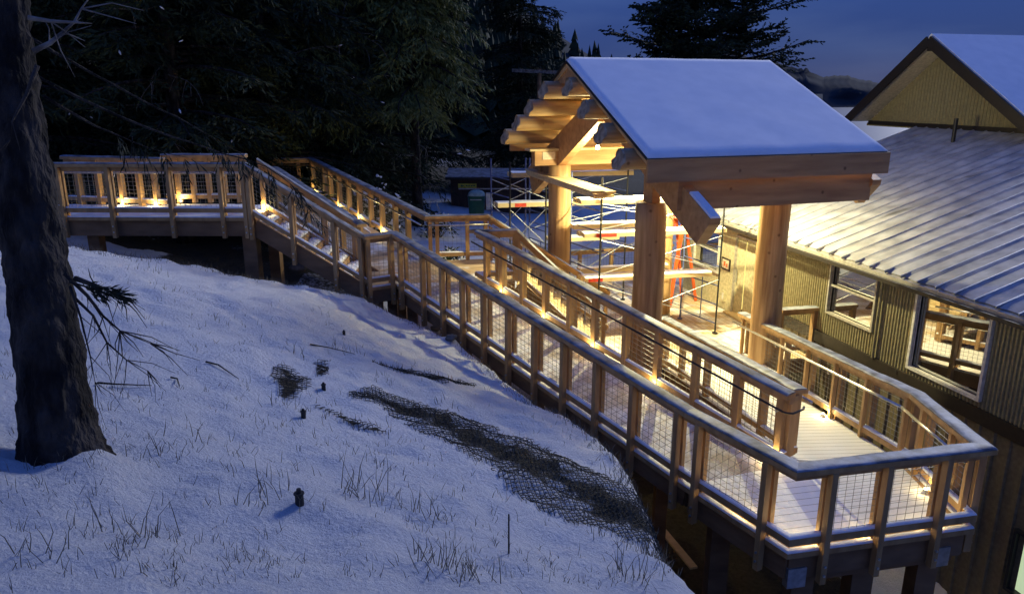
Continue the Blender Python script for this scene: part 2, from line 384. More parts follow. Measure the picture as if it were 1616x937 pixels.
sx2=n.new('ShaderNodeMix');sx2.data_type='RGBA';l.new(z2.outputs['Fac'],sx2.inputs[0]);sx2.inputs[6].default_value=(.52,.55,.63,1);sx2.inputs[7].default_value=(.90,.91,.93,1)
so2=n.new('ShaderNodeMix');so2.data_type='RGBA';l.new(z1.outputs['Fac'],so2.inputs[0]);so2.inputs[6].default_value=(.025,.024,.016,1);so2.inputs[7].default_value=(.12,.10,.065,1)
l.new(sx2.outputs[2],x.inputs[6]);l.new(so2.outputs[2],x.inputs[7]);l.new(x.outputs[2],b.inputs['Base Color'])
b.inputs['Roughness'].default_value=.8;b.inputs['Specular IOR Level'].default_value=.2
z4=n.new('ShaderNodeTexNoise');z4.inputs['Scale'].default_value=28;z4.inputs['Detail'].default_value=8;z4.inputs['Roughness'].default_value=.7;l.new(t.outputs['Object'],z4.inputs['Vector'])
bp=n.new('ShaderNodeBump');bp.inputs['Strength'].default_value=1;bp.inputs['Distance'].default_value=.06;l.new(z4.outputs['Fac'],bp.inputs['Height']);l.new(bp.outputs[0],b.inputs['Normal'])
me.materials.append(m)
# water and far hills
m,n,l,b=nodes('dusk water');b.inputs['Base Color'].default_value=(.06,.08,.13,1);b.inputs['Roughness'].default_value=.3
t=n.new('ShaderNodeTexCoord');z=n.new('ShaderNodeTexNoise');z.inputs['Scale'].default_value=.15;l.new(t.outputs['Object'],z.inputs['Vector']);bp=n.new('ShaderNodeBump');bp.inputs['Strength'].default_value=.3;l.new(z.outputs[0],bp.inputs['Height']);l.new(bp.outputs[0],b.inputs['Normal'])
wmb=MB();wmb.add([(-6000,200,-26),(6000,200,-26),(6000,8000,-26),(-6000,8000,-26)],[(0,1,2,3)]);tag(wmb.build('water',m),kind='structure')
def ridge(name,prof,Y,depth,base,mat,rough,seed):
    mb=MB();pts=[]
    n_=260
    u0,u1=prof[0][0],prof[-1][0]
    for i in range(n_+1):
        u=u0+(u1-u0)*i/n_
        for (a,va),(b_,vb) in zip(prof[:-1],prof[1:]):
            if a<=u<=b_: v=va+(vb-va)*(u-a)/(b_-a)
        v+= -rough*abs(noise.noise(Vector((u*.35,seed,0))))-rough*.8*abs(noise.noise(Vector((u*.09,seed+3,0))))
        pts.append(aty(u,v,Y))
    K=7;V=[]
    for j in range(K):
        f=j/(K-1)
        for p in pts: V.append((p.x*(1-.10*(1-f)),p.y-depth*(1-f)*.5+noise.noise(Vector((p.x*.01,f*9,seed)))*depth*.1,base+(p.z-base)*(f**.7)))
    for p in pts: V.append((p.x*1.05,p.y+depth,base))
    m_=len(pts)
    mb.add(V,[(j*m_+i,j*m_+i+1,(j+1)*m_+i+1,(j+1)*m_+i) for j in range(K) for i in range(m_-1)],0,True)
    tag(mb.build(name,mat),kind='structure')
ridge('hills',[(1120,78),(1228,101),(1262,110),(1300,122),(1335,120),(1365,128),(1400,134),(1470,136),(1560,128),(1900,132)],1500,300,-27,M['hill'],5,2)
# ---------------------------------------------------------------- trees
def leafspray(mb,p,d,L,droop,wid,nn,mi,rnd,hang=0):
    # a twig with flat tapered needle tufts
    d=Vector(d)
    for k in range(nn):
        f=(k+rnd.random())/nn
        q=p+d*(L*f)+Vector((0,0,-droop*f*f*L))
        dd=(d+Vector((rnd.uniform(-.7,.7),rnd.uniform(-.7,.7),rnd.uniform(-.6,.15)-hang))).normalized()
        sd_=dd.cross(Vector((rnd.uniform(-1,1),rnd.uniform(-1,1),rnd.uniform(-1,1))))
        if sd_.length<.1: continue
        sd_=sd_.normalized()*wid*rnd.uniform(.35,.8); ln=min(.24,L*.5)*rnd.uniform(.5,1.1)+.03
        mb.add([q-sd_*.3,q+dd*ln*.5-sd_,q+dd*ln,q+dd*ln*.5+sd_],[(0,1,2,3)],mi)
def conifer_mesh(seed,Ht,r0,cb,cr_,nb,steps,kind,mat,leafw=.05,top=1.0,tw=3):
    rnd=random.Random(seed)
    tk=MB();pts=[];rs=[]
    for i in range(13):
        f=i/12;pts.append(Vector((noise.noise(Vector((seed,f*2,0)))*.35*f*2,noise.noise(Vector((seed,f*2,5)))*.35*f*2,Ht*f-.3)));rs.append(r0*(1.25 if i==0 else 1)*(1-f*.93))
    tk.path(pts,rs,10)
    def tp(z):
        f=max(0,min(.999,(z+.3)/Ht))*12;i=int(f);return pts[i].lerp(pts[i+1],f-i)
    cr=MB();bb=MB()
    for b_ in range(nb):
        f=(b_+rnd.random())/nb; z=cb+(Ht*top-cb)*f; rad=cr_*((1-f*top)**.7)*rnd.uniform(.55,1.15)*(1 if kind!='pine' else rnd.uniform(.5,1.2))
        if kind=='pine': rad*=1.15 if f>.3 else .8
        a=rnd.uniform(0,2*math.pi);o=Vector((math.cos(a),math.sin(a),0));st=tp(z);dr=.45 if kind=='cedar' else .22
        br=[]
        for k in range(6):
            t=k/5;br.append(st+o*rad*t+Vector((rnd.uniform(-.05,.05),rnd.uniform(-.05,.05),rad*(.12*t-dr*t*t*(1 if kind!='pine' else -.5)))))
        bb.path(br,[.022*rad*(1-.85*k/5)+.004 for k in range(6)],4)
        for k in range(steps):
            t=.15+.85*(k+rnd.random())/steps
            i=min(4,int(t*5));q=br[i].lerp(br[i+1],t*5-i)
            for sgn in (-1,1):
                side=Vector((-o.y,o.x,0))*sgn
                dd=(side*rnd.uniform(.4,1)+o*rnd.uniform(.2,.9)+Vector((0,0,rnd.uniform(-.5,.15) if kind!='pine' else rnd.uniform(-.1,.5)))).normalized()
                leafspray(cr,q,dd,rad*.38*(1.05-t*.6)+.12,.35 if kind!='pine' else 0,leafw,tw,0,rnd,.6 if kind=='cedar' else .1)
    return tk,bb,cr
def tree(name,label,cat,pos,spec,mat,group=None,rz=0,src=None,scale=1):
    t=thing(name,label,cat,pos,rz,group); 
    if src:
        t.scale=(scale,)*3
        for ch in src.children:
            c=ch.copy();col.objects.link(c);c.parent=t
        return t
    tk,bb,cr=conifer_mesh(*spec,mat) if len(spec)==8 else conifer_mesh(*spec)
    def emit(mb,nm,m):
        me=bpy.data.meshes.new(nm);me.from_pydata(mb.v,[],mb.f);me.materials.append(m);me.polygons.foreach_set('use_smooth',mb.sm)
        o=bpy.data.objects.new(nm,me);col.objects.link(o);o.parent=t;return o
    emit(tk,'trunk',M['bark']);emit(bb,'branches',M['bark']);emit(cr,'crown',mat)
    return t
def gz(x,y): return Vector((x,y,base_ground(x,y)[0]))
tg='conifers behind the walkway'
cedar=tree('cedar_tree','green drooping cedar with a bare lower trunk standing behind the middle landing','tree',gz(-3.45,27),(3,19,.20,4.3,2.5,230,15,'cedar',M['needle2'],.045,.8,10),M['needle2'],tg)
spr=tree('spruce_tree','dark spruce right behind the far railing of the upper platform','tree',gz(-9.2,20.6),(11,20,.24,1.2,3.2,210,15,'spruce',M['needle'],.045,.75,10),M['needle'],tg)
spr2=tree('spruce_tree','tall thin spruce standing behind the top of the upper ramp','tree',gz(-5.9,26.5),(17,21,.2,.8,2.9,210,15,'spruce',M['needle'],.045,.75,10),M['needle'],tg)
def add_dead(tr_,seed,n_,zlo,zhi,L0):
    rnd=random.Random(seed);base=tr_.location
    for k in range(n_):
        z=rnd.uniform(zlo,zhi);a=rnd.uniform(-2.6,-.5);d=Vector((math.cos(a),math.sin(a),rnd.uniform(-.25,.35)));p=Vector((base.x,base.y,z));L=rnd.uniform(.6,1)*L0
        pts=[p];q=p.copy()
        for i in range(6): d=(d+Vector((rnd.uniform(-.25,.25),rnd.uniform(-.2,.2),rnd.uniform(-.22,.12)))).normalized();q=q+d*L/6;pts.append(q.copy())
        mb=MB();mb.path(pts,[.022*(1-.13*i) for i in range(7)],5)
        for i in range(2,7):
            e=(d+Vector((rnd.uniform(-1,1),rnd.uniform(-1,1),rnd.uniform(-.8,.4)))).normalized();mb.path([pts[i],pts[i]+e*.25,pts[i]+e*.45+Vector((0,0,-.08))],[.008,.006,.003],4)
        mb.build('dead_branch',M['deadwood'],tr_)
    mb=MB()
    for k in range(n_):
        z=rnd.uniform(zlo,zhi);a=rnd.uniform(-2.8,-.3);rr_=rnd.uniform(1.2,2.6);c=Vector((base.x+math.cos(a)*rr_,base.y+math.sin(a)*rr_,z));s_=rnd.uniform(.03,.09)
        e=Vector((rnd.uniform(-1,1),rnd.uniform(-.5,.5),rnd.uniform(-.4,.3))).normalized();mb.path([c-e*s_,c,c+e*s_],[.01,s_*.35,.008],6)
    tag(mb.build('snow_flecks',M['snow'],tr_),kind='stuff')
add_dead(spr,3,9,-2.0,3.2,2.4);add_dead(spr2,5,8,-1.5,3.6,2.6);add_dead(cedar,8,4,-3.4,-1.0,1.3)
more=[(-12.6,19.5,'dark spruce beside the left end of the upper platform'),(-7.6,23.5,'shaggy spruce second from the left end of the upper ramp'),
(-11.5,24.5,'dark spruce behind the one at the upper platform'),(-15.5,23,'dark spruce behind the big foreground trunk'),(-9.2,28.5,'dark spruce deep in the wood behind the upper ramp'),
(-4.6,38.5,'dark spruce between the green cedar and the pavilion gable'),(-13.8,29.5,'dark spruce deep in the wood above the upper platform'),(-6.3,31.5,'dark spruce close behind the green cedar'),
(-18.5,28,'leftmost dark spruce of the wood behind the big foreground trunk'),(.4,42,'dark spruce left of the log ends of the pavilion gable'),(-6.5,37,'dark spruce far behind the green cedar'),
(-11,35,'spruce far behind the tall thin one'),(-17,36,'spruce at the far left back of the wood'),(-8,41,'spruce at the back of the wood over the upper ramp'),(-23,34,'spruce far left of the wood, mostly hidden by the foreground trunk')]
for i,(x_,y_,lb) in enumerate(more):
    tree('spruce_tree',lb,'tree',gz(x_,y_),None,None,tg,rz=i*1.7,src=[spr,spr2][i%2],scale=.9+.28*((i*37)%10)/10)
# second cedar left of the first, partly lit
tree('cedar_tree','smaller lit cedar to the right of the tall thin spruce','tree',gz(-6.6,25.2),None,None,tg,rz=2.3,src=cedar,scale=.8)
# pines behind the pavilion roof
pz=gz(11.2,42)
p1=tree('pine_tree','open crowned pine behind the ridge of the pavilion roof','tree',(9.3,44,-8.5),(23,17.5,.25,8.0,4.2,120,14,'pine',M['needle'],.11,1.0,13),M['needle'],'pines behind the pavilion roof')
p2=tree('pine_tree','leaning pine with a long bough reaching right over the pavilion roof','tree',(13.0,45,-8.5),(29,16.2,.25,8.5,4.8,90,12,'pine',M['needle'],.09,1.0,12),M['needle'],'pines behind the pavilion roof',rz=.8)
# far wood covering the hillside: one mass
def far_wood():
    mb=MB();rnd=random.Random(5)
    prof=[(600,-160),(760,-60),(820,-15),(850,10),(880,30),(915,52),(945,72),(985,88),(1030,98),(1100,108),(1180,116),(1240,124)]
    def topv(u):
        for (a,va),(b_,vb) in zip(prof[:-1],prof[1:]):
            if a<=u<=b_: return va+(vb-va)*(u-a)/(b_-a)
        return prof[0][1] if u<prof[0][0] else prof[-1][1]
    for i in range(1500):
        u=rnd.uniform(-350,1250); Y=rnd.uniform(60,150); f=(Y-60)/90
        tv=topv(u)+ (6 if f>.8 else 0)
        vtop=tv+(1-f)*170+rnd.uniform(-4,10)
        p=aty(u,vtop,Y);h=rnd.uniform(9,15);wd=h*.17
        for k in range(9):
            z=p.z-h*.92*k/9; r_=wd*(.25+k/9)*rnd.uniform(.75,1.2)
            nn=7;a0=rnd.random()*6
            vs=[Vector((p.x,p.y,z+h*.10))]
            for q in range(nn):
                a=a0+q*2*math.pi/nn; rr_=r_*rnd.uniform(.6,1.25)
                vs.append(Vector((p.x+math.cos(a)*rr_,p.y+math.sin(a)*rr_,z-h*.06*rnd.uniform(.3,1.6))))
            mb.add(vs,[(0,1+q,1+(q+1)%nn) for q in range(nn)])
    o=mb.build('far_forest',M['needle']);tag(o,'dark wooded hillside rising behind the pavilion and the wood','forest',kind='stuff')
    # hillside under it
    hb=MB();V=[];us=[-500+i*45 for i in range(41)];N=len(us)
    for j in range(8):
        f=j/7;Y=62+95*f
        for u in us:
            p=aty(u,topv(u)+8+(1-f)*195,Y); V.append((p.x,p.y,p.z-2))
    for u in us: p=aty(u,topv(u)+80,190); V.append((p.x,p.y,-27))
    hb.add(V,[(j*N+i,j*N+i+1,(j+1)*N+i+1,(j+1)*N+i) for j in range(8) for i in range(N-1)],0,True)
    tag(hb.build('hillside',M['hill']),kind='structure')
far_wood()
# shrub with snow behind the far ramp railing
def shrub(label,pos,r,h,n_,mat,seed,snowy=True):
    rnd=random.Random(seed);t=thing('snowy_shrub' if snowy else 'shrub',label,'shrub',pos,0,'shrubs in the snow')
    st=MB();lf=MB();sn=MB()
    for i in range(n_):
        a=rnd.uniform(0,6.28);e=rnd.uniform(.3,1.4);d=Vector((math.cos(a)*math.cos(e),math.sin(a)*math.cos(e),math.sin(e)));L=rnd.uniform(.5,1)
        q=Vector(pos)+Vector((d.x*r*L,d.y*r*L,d.z*h*L))
        mid=Vector(pos).lerp(q,.5)+Vector((0,0,.08*h))
        st.path([Vector(pos)-Vector((0,0,.1)),mid,q],[.02,.012,.004],4)
        for k in range(9):
            o=mid.lerp(q,rnd.random())
            leafspray(lf,o,Vector((rnd.uniform(-1,1),rnd.uniform(-1,1),rnd.uniform(-.3,.6))).normalized(),.28,.2,.04,4,0,rnd)
        if snowy:
            for k in range(4):
                o=mid.lerp(q,.4+.6*rnd.random())+Vector((rnd.uniform(-.1,.1),rnd.uniform(-.1,.1),.03));s_=rnd.uniform(.02,.06)
                sn.tube(o,o+Vector((rnd.uniform(-1,1),rnd.uniform(-1,1),rnd.uniform(-.3,.3))).normalized()*s_*3,s_,.01,5)
    st.build('stems',M['bark'],t);lf.build('foliage',mat,t)
    if snowy: tag(sn.build('snow',M['snow'],t),kind='stuff')
shrub('snow flecked shrub behind the far railing left of the green cedar trunk',gz(-4.2,22.6),1.25,2.3,46,M['needle'],2)
shrub('low snow flecked bush in the yard behind the landing railing',gz(-2.0,21.3),.8,.55,16,M['needle'],4)
shrub('small bush in the snow just right of the cedar trunk',gz(-2.6,25.5),.8,1.1,20,M['needle'],6)

# ---------------------------------------------------------------- railings
LAMPS=[]
CAP=[(-.115,-.06),(-.115,0),(.115,0),(.115,-.06)]
def snowprof(wd,h): return [(-wd,.002),(-wd*.97,h*.45),(-wd*.75,h*.85),(-wd*.35,h),(wd*.35,h),(wd*.75,h*.85),(wd*.97,h*.45),(wd,.002)]
def railing(label,pts,posts,inside=1,prev=None,nxt=None,hand=True,drop=.42,mesh=True,snow=.028,outer=True,height=H,cat='railing',lamps=(),wide=.115,slopelamp=0,handend=None,trim=True,basez=None,bottom=True,gap=0):
    pts=[Vector(p) for p in pts]
    root=thing('guard_railing',label,cat,pts[0]-Vector((0,0,height)))
    cp=MB();cp.sweep(pts,[(-wide,-.06),(-wide,0),(wide,0),(wide,-.06)],prev,nxt)
    capo=cp.build('cap_rail',M['cedar'],root)
    if snow:
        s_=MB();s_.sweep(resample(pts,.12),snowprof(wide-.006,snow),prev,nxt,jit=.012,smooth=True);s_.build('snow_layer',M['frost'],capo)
    sb=MB();sb.sweep(pts,[(-.03,-.15),(-.03,-.062),(.03,-.062),(.03,-.15)],prev,nxt);sb.build('top_rail',M['cedar'],root)
    if bottom:
        br=MB();z0=-height+.09;br.sweep(pts,[(-.05,z0),(-.05,z0+.085),(.05,z0+.085),(.05,z0)],prev,nxt);bo=br.build('bottom_rail',M['cedar'],root)
        if snow: s_=MB();s_.sweep([p+Vector((0,0,z0+.085)) for p in resample(pts,.15)],snowprof(.047,.028),prev,nxt,jit=.01,smooth=True);s_.build('snow_layer',M['snow'],bo)
    allp=[]
    for si,(a,b) in enumerate(zip(pts[:-1],pts[1:])):
        L=(b-a).length;d=(b-a).normalized();df=Vector((d.x,d.y,0)).normalized();n_=Vector((-df.y,df.x,0))*inside
        ts=sorted(posts[si]);
        for k,t in enumerate(ts):
            p=a+(b-a)*t;pb=MB()
            if outer:
                pb.box(p-n_*.085+Vector((0,0,(-.062-height-drop)/2)),df*.037,n_*.045,Vector((0,0,(height+drop-.062)/2)))
                pb.box(p+n_*.045+df*.005+Vector((0,0,(-.064-height)/2)),df*.030,n_*.034,Vector((0,0,(height-.064)/2)))
            else:
                pb.box(p+Vector((0,0,(-.064-height)/2)),df*.045,n_*.062,Vector((0,0,(height-.064)/2)))
            po=pb.build('post',M['cedar'],root)
            if outer and drop>.2:
                for dz in (.18,.30): 
                    bb=MB();c=p-n_*.13+Vector((0,0,-height-dz)); bb.tube(c,c-n_*.018,.016,.016,8)
                    bb.build('bolt',M['steel'],po)
        if mesh:
            ends=[0]+[t for t in ts]+[1] if False else ts
            for t0,t1 in zip(ends[:-1],ends[1:]):
                if (t1-t0)*L<.12: continue
                wb=MB();m0=t0+.045/L;m1=t1-.045/L;zb=-height+.175;zt=-.15
                nv=max(2,int((m1-m0)*L/.1));
                for k in range(nv+1):
                    p=a+(b-a)*(m0+(m1-m0)*k/nv);wb.bar(p+Vector((0,0,zb)),p+Vector((0,0,zt)),.0042,.0042,up=df)
                for k in range(9):
                    z=zb+(zt-zb)*(k+.5)/9;wb.bar(a+(b-a)*m0+Vector((0,0,z)),a+(b-a)*m1+Vector((0,0,z)),.0042,.0042)
                wb.build('wire_mesh',M['wire'],root)
        if hand:
            off=n_*.19+Vector((0,0,-.20))
            allp.append((a+off,b+off))
            for k,t in enumerate(ts[::2]):
                p=a+(b-a)*t;hb=MB();hb.path([p+n_*.08+Vector((0,0,-.27)),p+n_*.18+Vector((0,0,-.27)),p+n_*.19+Vector((0,0,-.21))],[.008]*3,6);hb.build('handrail_bracket',M['steel'],root)
    if hand:
        hp_=[allp[0][0]]
        for (a,b),(c,d_) in zip(allp[:-1],allp[1:]): hp_.append((b+c)/2)
        hp_.append(allp[-1][1])
        if handend=='start': 
            d=(hp_[1]-hp_[0]).normalized(); hp_=[hp_[0]-Vector((d.x,d.y,0)).normalized()*.3]+hp_
        if handend=='end':
            d=(hp_[-1]-hp_[-2]).normalized();d=Vector((d.x,d.y,0)).normalized();q=hp_[-1];nn=Vector((-d.y,d.x,0))*inside
            hp_=hp_+[q+d*.06,q+d*.13-nn*.05,q+d*.14-nn*.30,q+d*.10-nn*.38]
        hb=MB();hb.path(resample(hp_,.8),[.016 if handend=='end' else .021]*len(resample(hp_,.8)),10);hb.build('handrail',M['black'] if handend=='end' else M['pipe'],root)
    for (si,t,desc) in lamps:
        a,b=pts[si],pts[si+1];d=(b-a);df=Vector((d.x,d.y,0)).normalized();n_=Vector((-df.y,df.x,0))*inside
        p=a+d*t+Vector((0,0,-height)); LAMPS.append((p+n_*.135+Vector((0,0,.02)),desc))
    return root
def us(a,b,l): return [max(0.01,min(.99,t_u(a,b,u))) for u in l]
railing('level railing along the near side of the upper platform behind the big trunk',[A0,A1],[us(A0,A1,[20,92,170,265,346,383])],1,nxt=A2,hand=True)
railing('sloping near railing of the upper snowy stairs',[A1,A2],[us(A1,A2,[391,459,527,569])],1,prev=A0,nxt=A3)
railing('short level railing piece between the upper stairs and the long ramp',[A2,A3],[us(A2,A3,[577,614])],1,prev=A1,nxt=A4,hand=False)
P3=us(A3,A4,[636,672,703,735,769,808,850,896,948,1006,1077])
railing('long sloping outer railing of the ramp facing the snow bank',[A3,A4],[P3],1,prev=A2,nxt=A5)
railing('outer railing from the ramp foot to the near corner of the turning platform',[A4,A5],[us(A4,A5,[1112,1221])],1,prev=A3,nxt=A6,lamps=[(0,.55,'on the ramp side of the near platform corner')],hand=False)
railing('front railing across the turning platform, closest to the camera',[A5,A6],[us(A5,A6,[1310,1397,1490])],1,prev=A4,nxt=A7,hand=False,
        lamps=[(0,us(A5,A6,[1302])[0],'at the first post of the front railing'),(0,us(A5,A6,[1392])[0],'at the middle post of the front railing'),(0,us(A5,A6,[1496])[0],'at the right post of the front railing by the corner')])
railing('right side railing of the turning platform next to the building',[A6,A7],[us(A6,A7,[1543,1512,1466])],1,prev=A5,nxt=A8,lamps=[(0,.5,'on the right side of the turning platform')])
railing('outer railing of the lower ramp beside the corrugated wall',[A7,A8],[us(A7,A8,[1440,1376,1326,1281,1240,1205,1178])],1,prev=A6,hand=True,
        lamps=[(0,us(A7,A8,[1322])[0],'on the lower ramp beside the corrugated wall'),(0,us(A7,A8,[1240])[0],'near the pavilion end of the lower ramp')])
railing('middle railing on the ramp side, with a dark handrail',[C0,C1],[us(C0,C1,[768,794,826,862,901,941,990,1041,1101,1169,1238])],-1,hand=True,outer=False,handend='end',
        lamps=[(0,us(C0,C1,[794])[0],'at the second post of the middle railing'),(0,us(C0,C1,[862])[0],'at the fourth post of the middle railing'),(0,us(C0,C1,[941])[0],'at the sixth post of the middle railing'),(0,us(C0,C1,[1041])[0],'at the eighth post of the middle railing'),(0,.985,'at the thick end post of the middle railing')])
nC=Vector(((C1-C0).y,-(C1-C0).x,0)).normalized()*-1
dC=(C1-C0);dC.z=0;dC.normalize();_m=MB();_m.box(C1+nC*.17-dC*.06+Vector((0,0,-.535)),dC*.055,nC*.13,(0,0,.47));_r=[o for o in bpy.data.objects if o.name.startswith('guard_railing')][-1];_m.build('end_post',M['cedar'],_r)
C1b=C1+nC*.24+Vector((0,0,.006))
railing('inner railing of the lower ramp, behind the middle railing',[C1b,D4],[us(C1b,D4,[1238,1210,1167,1120,1080,1054])],-1,hand=True,outer=False)
Dl=D4+Vector((-.42,-.12,0))
railing('short railing piece tying the lower ramp to the near left log column',[D4,Dl],[[.1]],1,prev=C1b,hand=False,outer=False,mesh=False,bottom=False)
railing('short return railing at the top of the lower stairs',[CR,C0],[[.04,.5]],1,nxt=C1,hand=False,outer=False)
# lower stairs rails
S0=CR; S1=Vector((2.05,15.45,ZP)); T0=E0; T1=at(962,458,ZP)
railing('near railing of the lower stairs, half hidden by the middle railing',[S0,S1],[[.02,.33,.66,.97]],1,hand=True,outer=False)
railing('far railing of the lower stairs running down to the pavilion',[T0,T1],[[.02,.26,.5,.74,.97]],-1,prev=E1,hand=True,outer=False,snow=.015)
railing('level far railing of the middle landing, facing the yard',[E1,E0],[us(E1,E0,[678,689,737,766])],-1,prev=E2,nxt=T1,hand=True,outer=False,snow=.015)
railing('far sloping railing of the upper ramp in front of the wood',[E3,E2,E1],[us(E3,E2,[432,470]),us(E2,E1,[492,511,520,534,549,566,584,602,623,643])],-1,nxt=E0,hand=True,outer=False,snow=.02,
        lamps=[(1,us(E2,E1,[495])[0],'at the top corner of the upper ramp'),(1,us(E2,E1,[534])[0],'at the fourth post of the upper ramp'),(1,us(E2,E1,[566])[0],'halfway down the upper ramp'),(1,us(E2,E1,[604])[0],'at the lower end of the upper ramp')])
railing('near railing of the upper ramp with a thick snow cap',[F1,F0],[[.03,.2,.4,.6,.8,.97]],1,hand=True,outer=False)
railing('far railing of the upper stairs',[G1,G0],[[.03,.33,.66,.96]],-1,hand=True,outer=False,snow=.03,
        lamps=[(0,.03,'at the head of the upper stairs'),(0,.93,'at the foot of the upper stairs')])
H0=at(100,246,ZT);H1=at(257,250,ZT);H2=at(256,244,ZT+.02);H3=at(388,244,ZT+.02)
railing('left half of the back railing of the upper platform',[H0,H1],[us(H0,H1,[118,150,186,215,240])],-1,hand=True,outer=False,lamps=[(0,us(H0,H1,[188])[0],'at the third post of the back platform railing'),(0,us(H0,H1,[240])[0],'at the last post of the left back platform railing')])
railing('right half of the back railing of the upper platform',[H2,H3],[us(H2,H3,[276,300,325,350,372])],-1,hand=True,outer=False,lamps=[(0,us(H2,H3,[281])[0],'at the first post of the right back platform railing')])
# short guard rail between right column and building
K0=at(1231,487,-4.60);K1=at(1291,483,-4.60)
railing('small level guard rail between the right log column and the corrugated wall',[K0,K1],[[.04,.93]],1,hand=False,outer=False,snow=.01)
# ---------------------------------------------------------------- decks
def dz(p,h=H): return Vector((p.x,p.y,p.z-h))
def slab(name,label,poly,mat,cat,joist=.26,supports=(),zoff=-.012):
    poly=[Vector(p) for p in poly];c=sum(poly,Vector())/len(poly)
    root=thing(name,label,cat,c)
    mb=MB();N=len(poly);th=.045
    V=[p+Vector((0,0,zoff)) for p in poly]+[p+Vector((0,0,zoff-th)) for p in poly]
    mb.add(V,[tuple(range(N)),tuple(range(2*N-1,N-1,-1))]+[(i,N+i,N+(i+1)%N,(i+1)%N) for i in range(N)])
    mb.build('decking',mat,root)
    for i in range(N):
        a,b=poly[i],poly[(i+1)%N]
        if (b-a).length<.3: continue
        d=(c-(a+b)/2);d.z=0;d.normalize()
        jb=MB();o=Vector((0,0,zoff-th-.002-joist/2));k=(b-a).normalized()*.04
        jb.bar(a+o+d*.05+k,b+o+d*.05-k,.07,joist);jb.build('rim_joist',M['cedar_dark'],root)
    for (x,y,zt,zb,s) in supports:
        pb=MB();pb.abox(x-s,x+s,y-s,y+s,zb,zt);pb.build('support_post',M['cedar_dark'],root)
    return root
dm_ramp=deckmat('ramp boards',math.atan2((A4-A3).y,(A4-A3).x)+R(90),.145,.42,(.36,.28,.21),(.46,.38,.30))
dm_turn=deckmat('turning platform boards',math.atan2((A6-A5).y,(A6-A5).x),.145,1.05,(.38,.31,.25),(.48,.41,.35))
dm_mid=deckmat('landing boards',R(18),.145,.18,(.38,.26,.14),(.50,.36,.21))
dm_pav=deckmat('pavilion boards',R(-75),.145,.40)
def nose(root,pts,prev=None,nxt=None,inside=1):       # outer edge board with its line of snow
    e=MB();e.sweep(pts,[(-.05,-.075),(-.05,-.014),(.10,-.014),(.10,-.075)],prev,nxt);o=e.build('edge_board',M['cedar'],root)
    s_=MB();s_.sweep([p+Vector((0,0,-.012)) for p in resample(pts,.15)],snowprof(.045,.03),prev,nxt,jit=.01,smooth=True);s_.build('snow_layer',M['snow'],o)
def inn(p,q,k): # shift along plan
    return p
nA=Vector((-(A4-A3).y,(A4-A3).x,0)).normalized()
ground_low=lambda p: ground(p.x,p.y)-.3
def sup(p,dzp,off,s=.1):
    q=p+off;return (q.x,q.y,p.z-H-.30,min(ground(q.x,q.y)-.3,p.z-H-1.2),s)
r1=slab('ramp','long upper run of the switchback ramp, dusted with snow','_' and [dz(A3),dz(A4),dz(C1)+(A4-C1)*.0,dz(C0)],dm_ramp,'ramp',.30,
  [sup(A3.lerp(A4,t),0,nA*.28) for t in (.02,.22,.42,.62,.82)]+[sup(A3.lerp(A4,t),0,nA*1.2) for t in (.02,.22,.42,.62,.82)])
nose(r1,[dz(A3),dz(A4)],dz(A2),dz(A5))
nT=Vector((-(A6-A5).y,(A6-A5).x,0)).normalized()
tp_=slab('turning_platform','level snow dusted platform where the ramp turns at the near corner','_' and [dz(A4)+Vector((0,0,-.004)),dz(A5)+Vector((0,0,-.004)),dz(A6)+Vector((0,0,-.004)),dz(A7)+Vector((0,0,-.004)),dz(C1)+Vector((0,0,-.004))],dm_turn,'platform',.34,
  [(q.x,q.y,-5.5,-9.5,.13) for q in (A5+nT*.30+Vector((.35,0,0)),A5.lerp(A6,.50)+nT*.3,A5.lerp(A6,.90)+nT*.35,A4+nA*.5+Vector((.1,-.35,0)))])
nose(tp_,[dz(A4),dz(A5),dz(A6),dz(A7)],dz(A3),dz(A8))
# big beam, hangers and rings on the front
fb=MB();a=A5.lerp(A6,.02)+nT*.16;b=A5.lerp(A6,.97)+nT*.16
fb.bar(Vector((a.x,a.y,-5.50)),Vector((b.x,b.y,-5.50)),.12,.30);fbo=fb.build('front_beam',M['cedar_dark'],tp_)
for t in (.06,.86):
    q=A5.lerp(A6,t)+nT*.04;hb=MB();d=(A6-A5).normalized();hb.box((q.x,q.y,-5.50),d*.12,nT*.05,(0,0,.13));ho=hb.build('steel_hanger',M['steel'],tp_)
for t in (.36,.37+.28):
    for k in (0,1):
        q=A5.lerp(A6,t)+nT*.094;c=Vector((q.x,q.y,-5.45-.085*k));rb=MB();pts=[c+(A6-A5).normalized()*.028*math.cos(i*math.pi/6)+Vector((0,0,.028*math.sin(i*math.pi/6))) for i in range(13)]
        rb.path(pts,[.005]*13,5);rb.build('bolt_ring',M['steel'],fbo)
r2=slab('ramp','lower run of the switchback ramp between the middle railing and the building',[dz(C1b),dz(A7),dz(A8),dz(D4)],deckmat('lower ramp boards',math.atan2((A8-A7).y,(A8-A7).x)+R(90),.145,1.0,(.42,.33,.23),(.52,.43,.32)),'ramp',.28)
W0=at(1076,450,DP);W1=at(1168,500,DP);wd=(W1-W0).normalized();wr=Vector((-wd.y,wd.x,0))   # wall direction toward the camera, and away to the right
if wr.x<0: wr=-wr
ml=slab('landing','wooden middle landing between the stairs and the two ramps',[dz(A2),dz(A3),dz(C0),dz(CR),dz(E0),dz(E1),dz(F0),dz(G0)],dm_mid,'landing',.30,
  [(q.x,q.y,-4.15,-5.9,.1) for q in (A2+Vector((.15,.3,0)),A3+Vector((-.15,.35,0)),A2+Vector((.4,2,0)),A3+Vector((1.4,1.2,0)))],zoff=-.008)
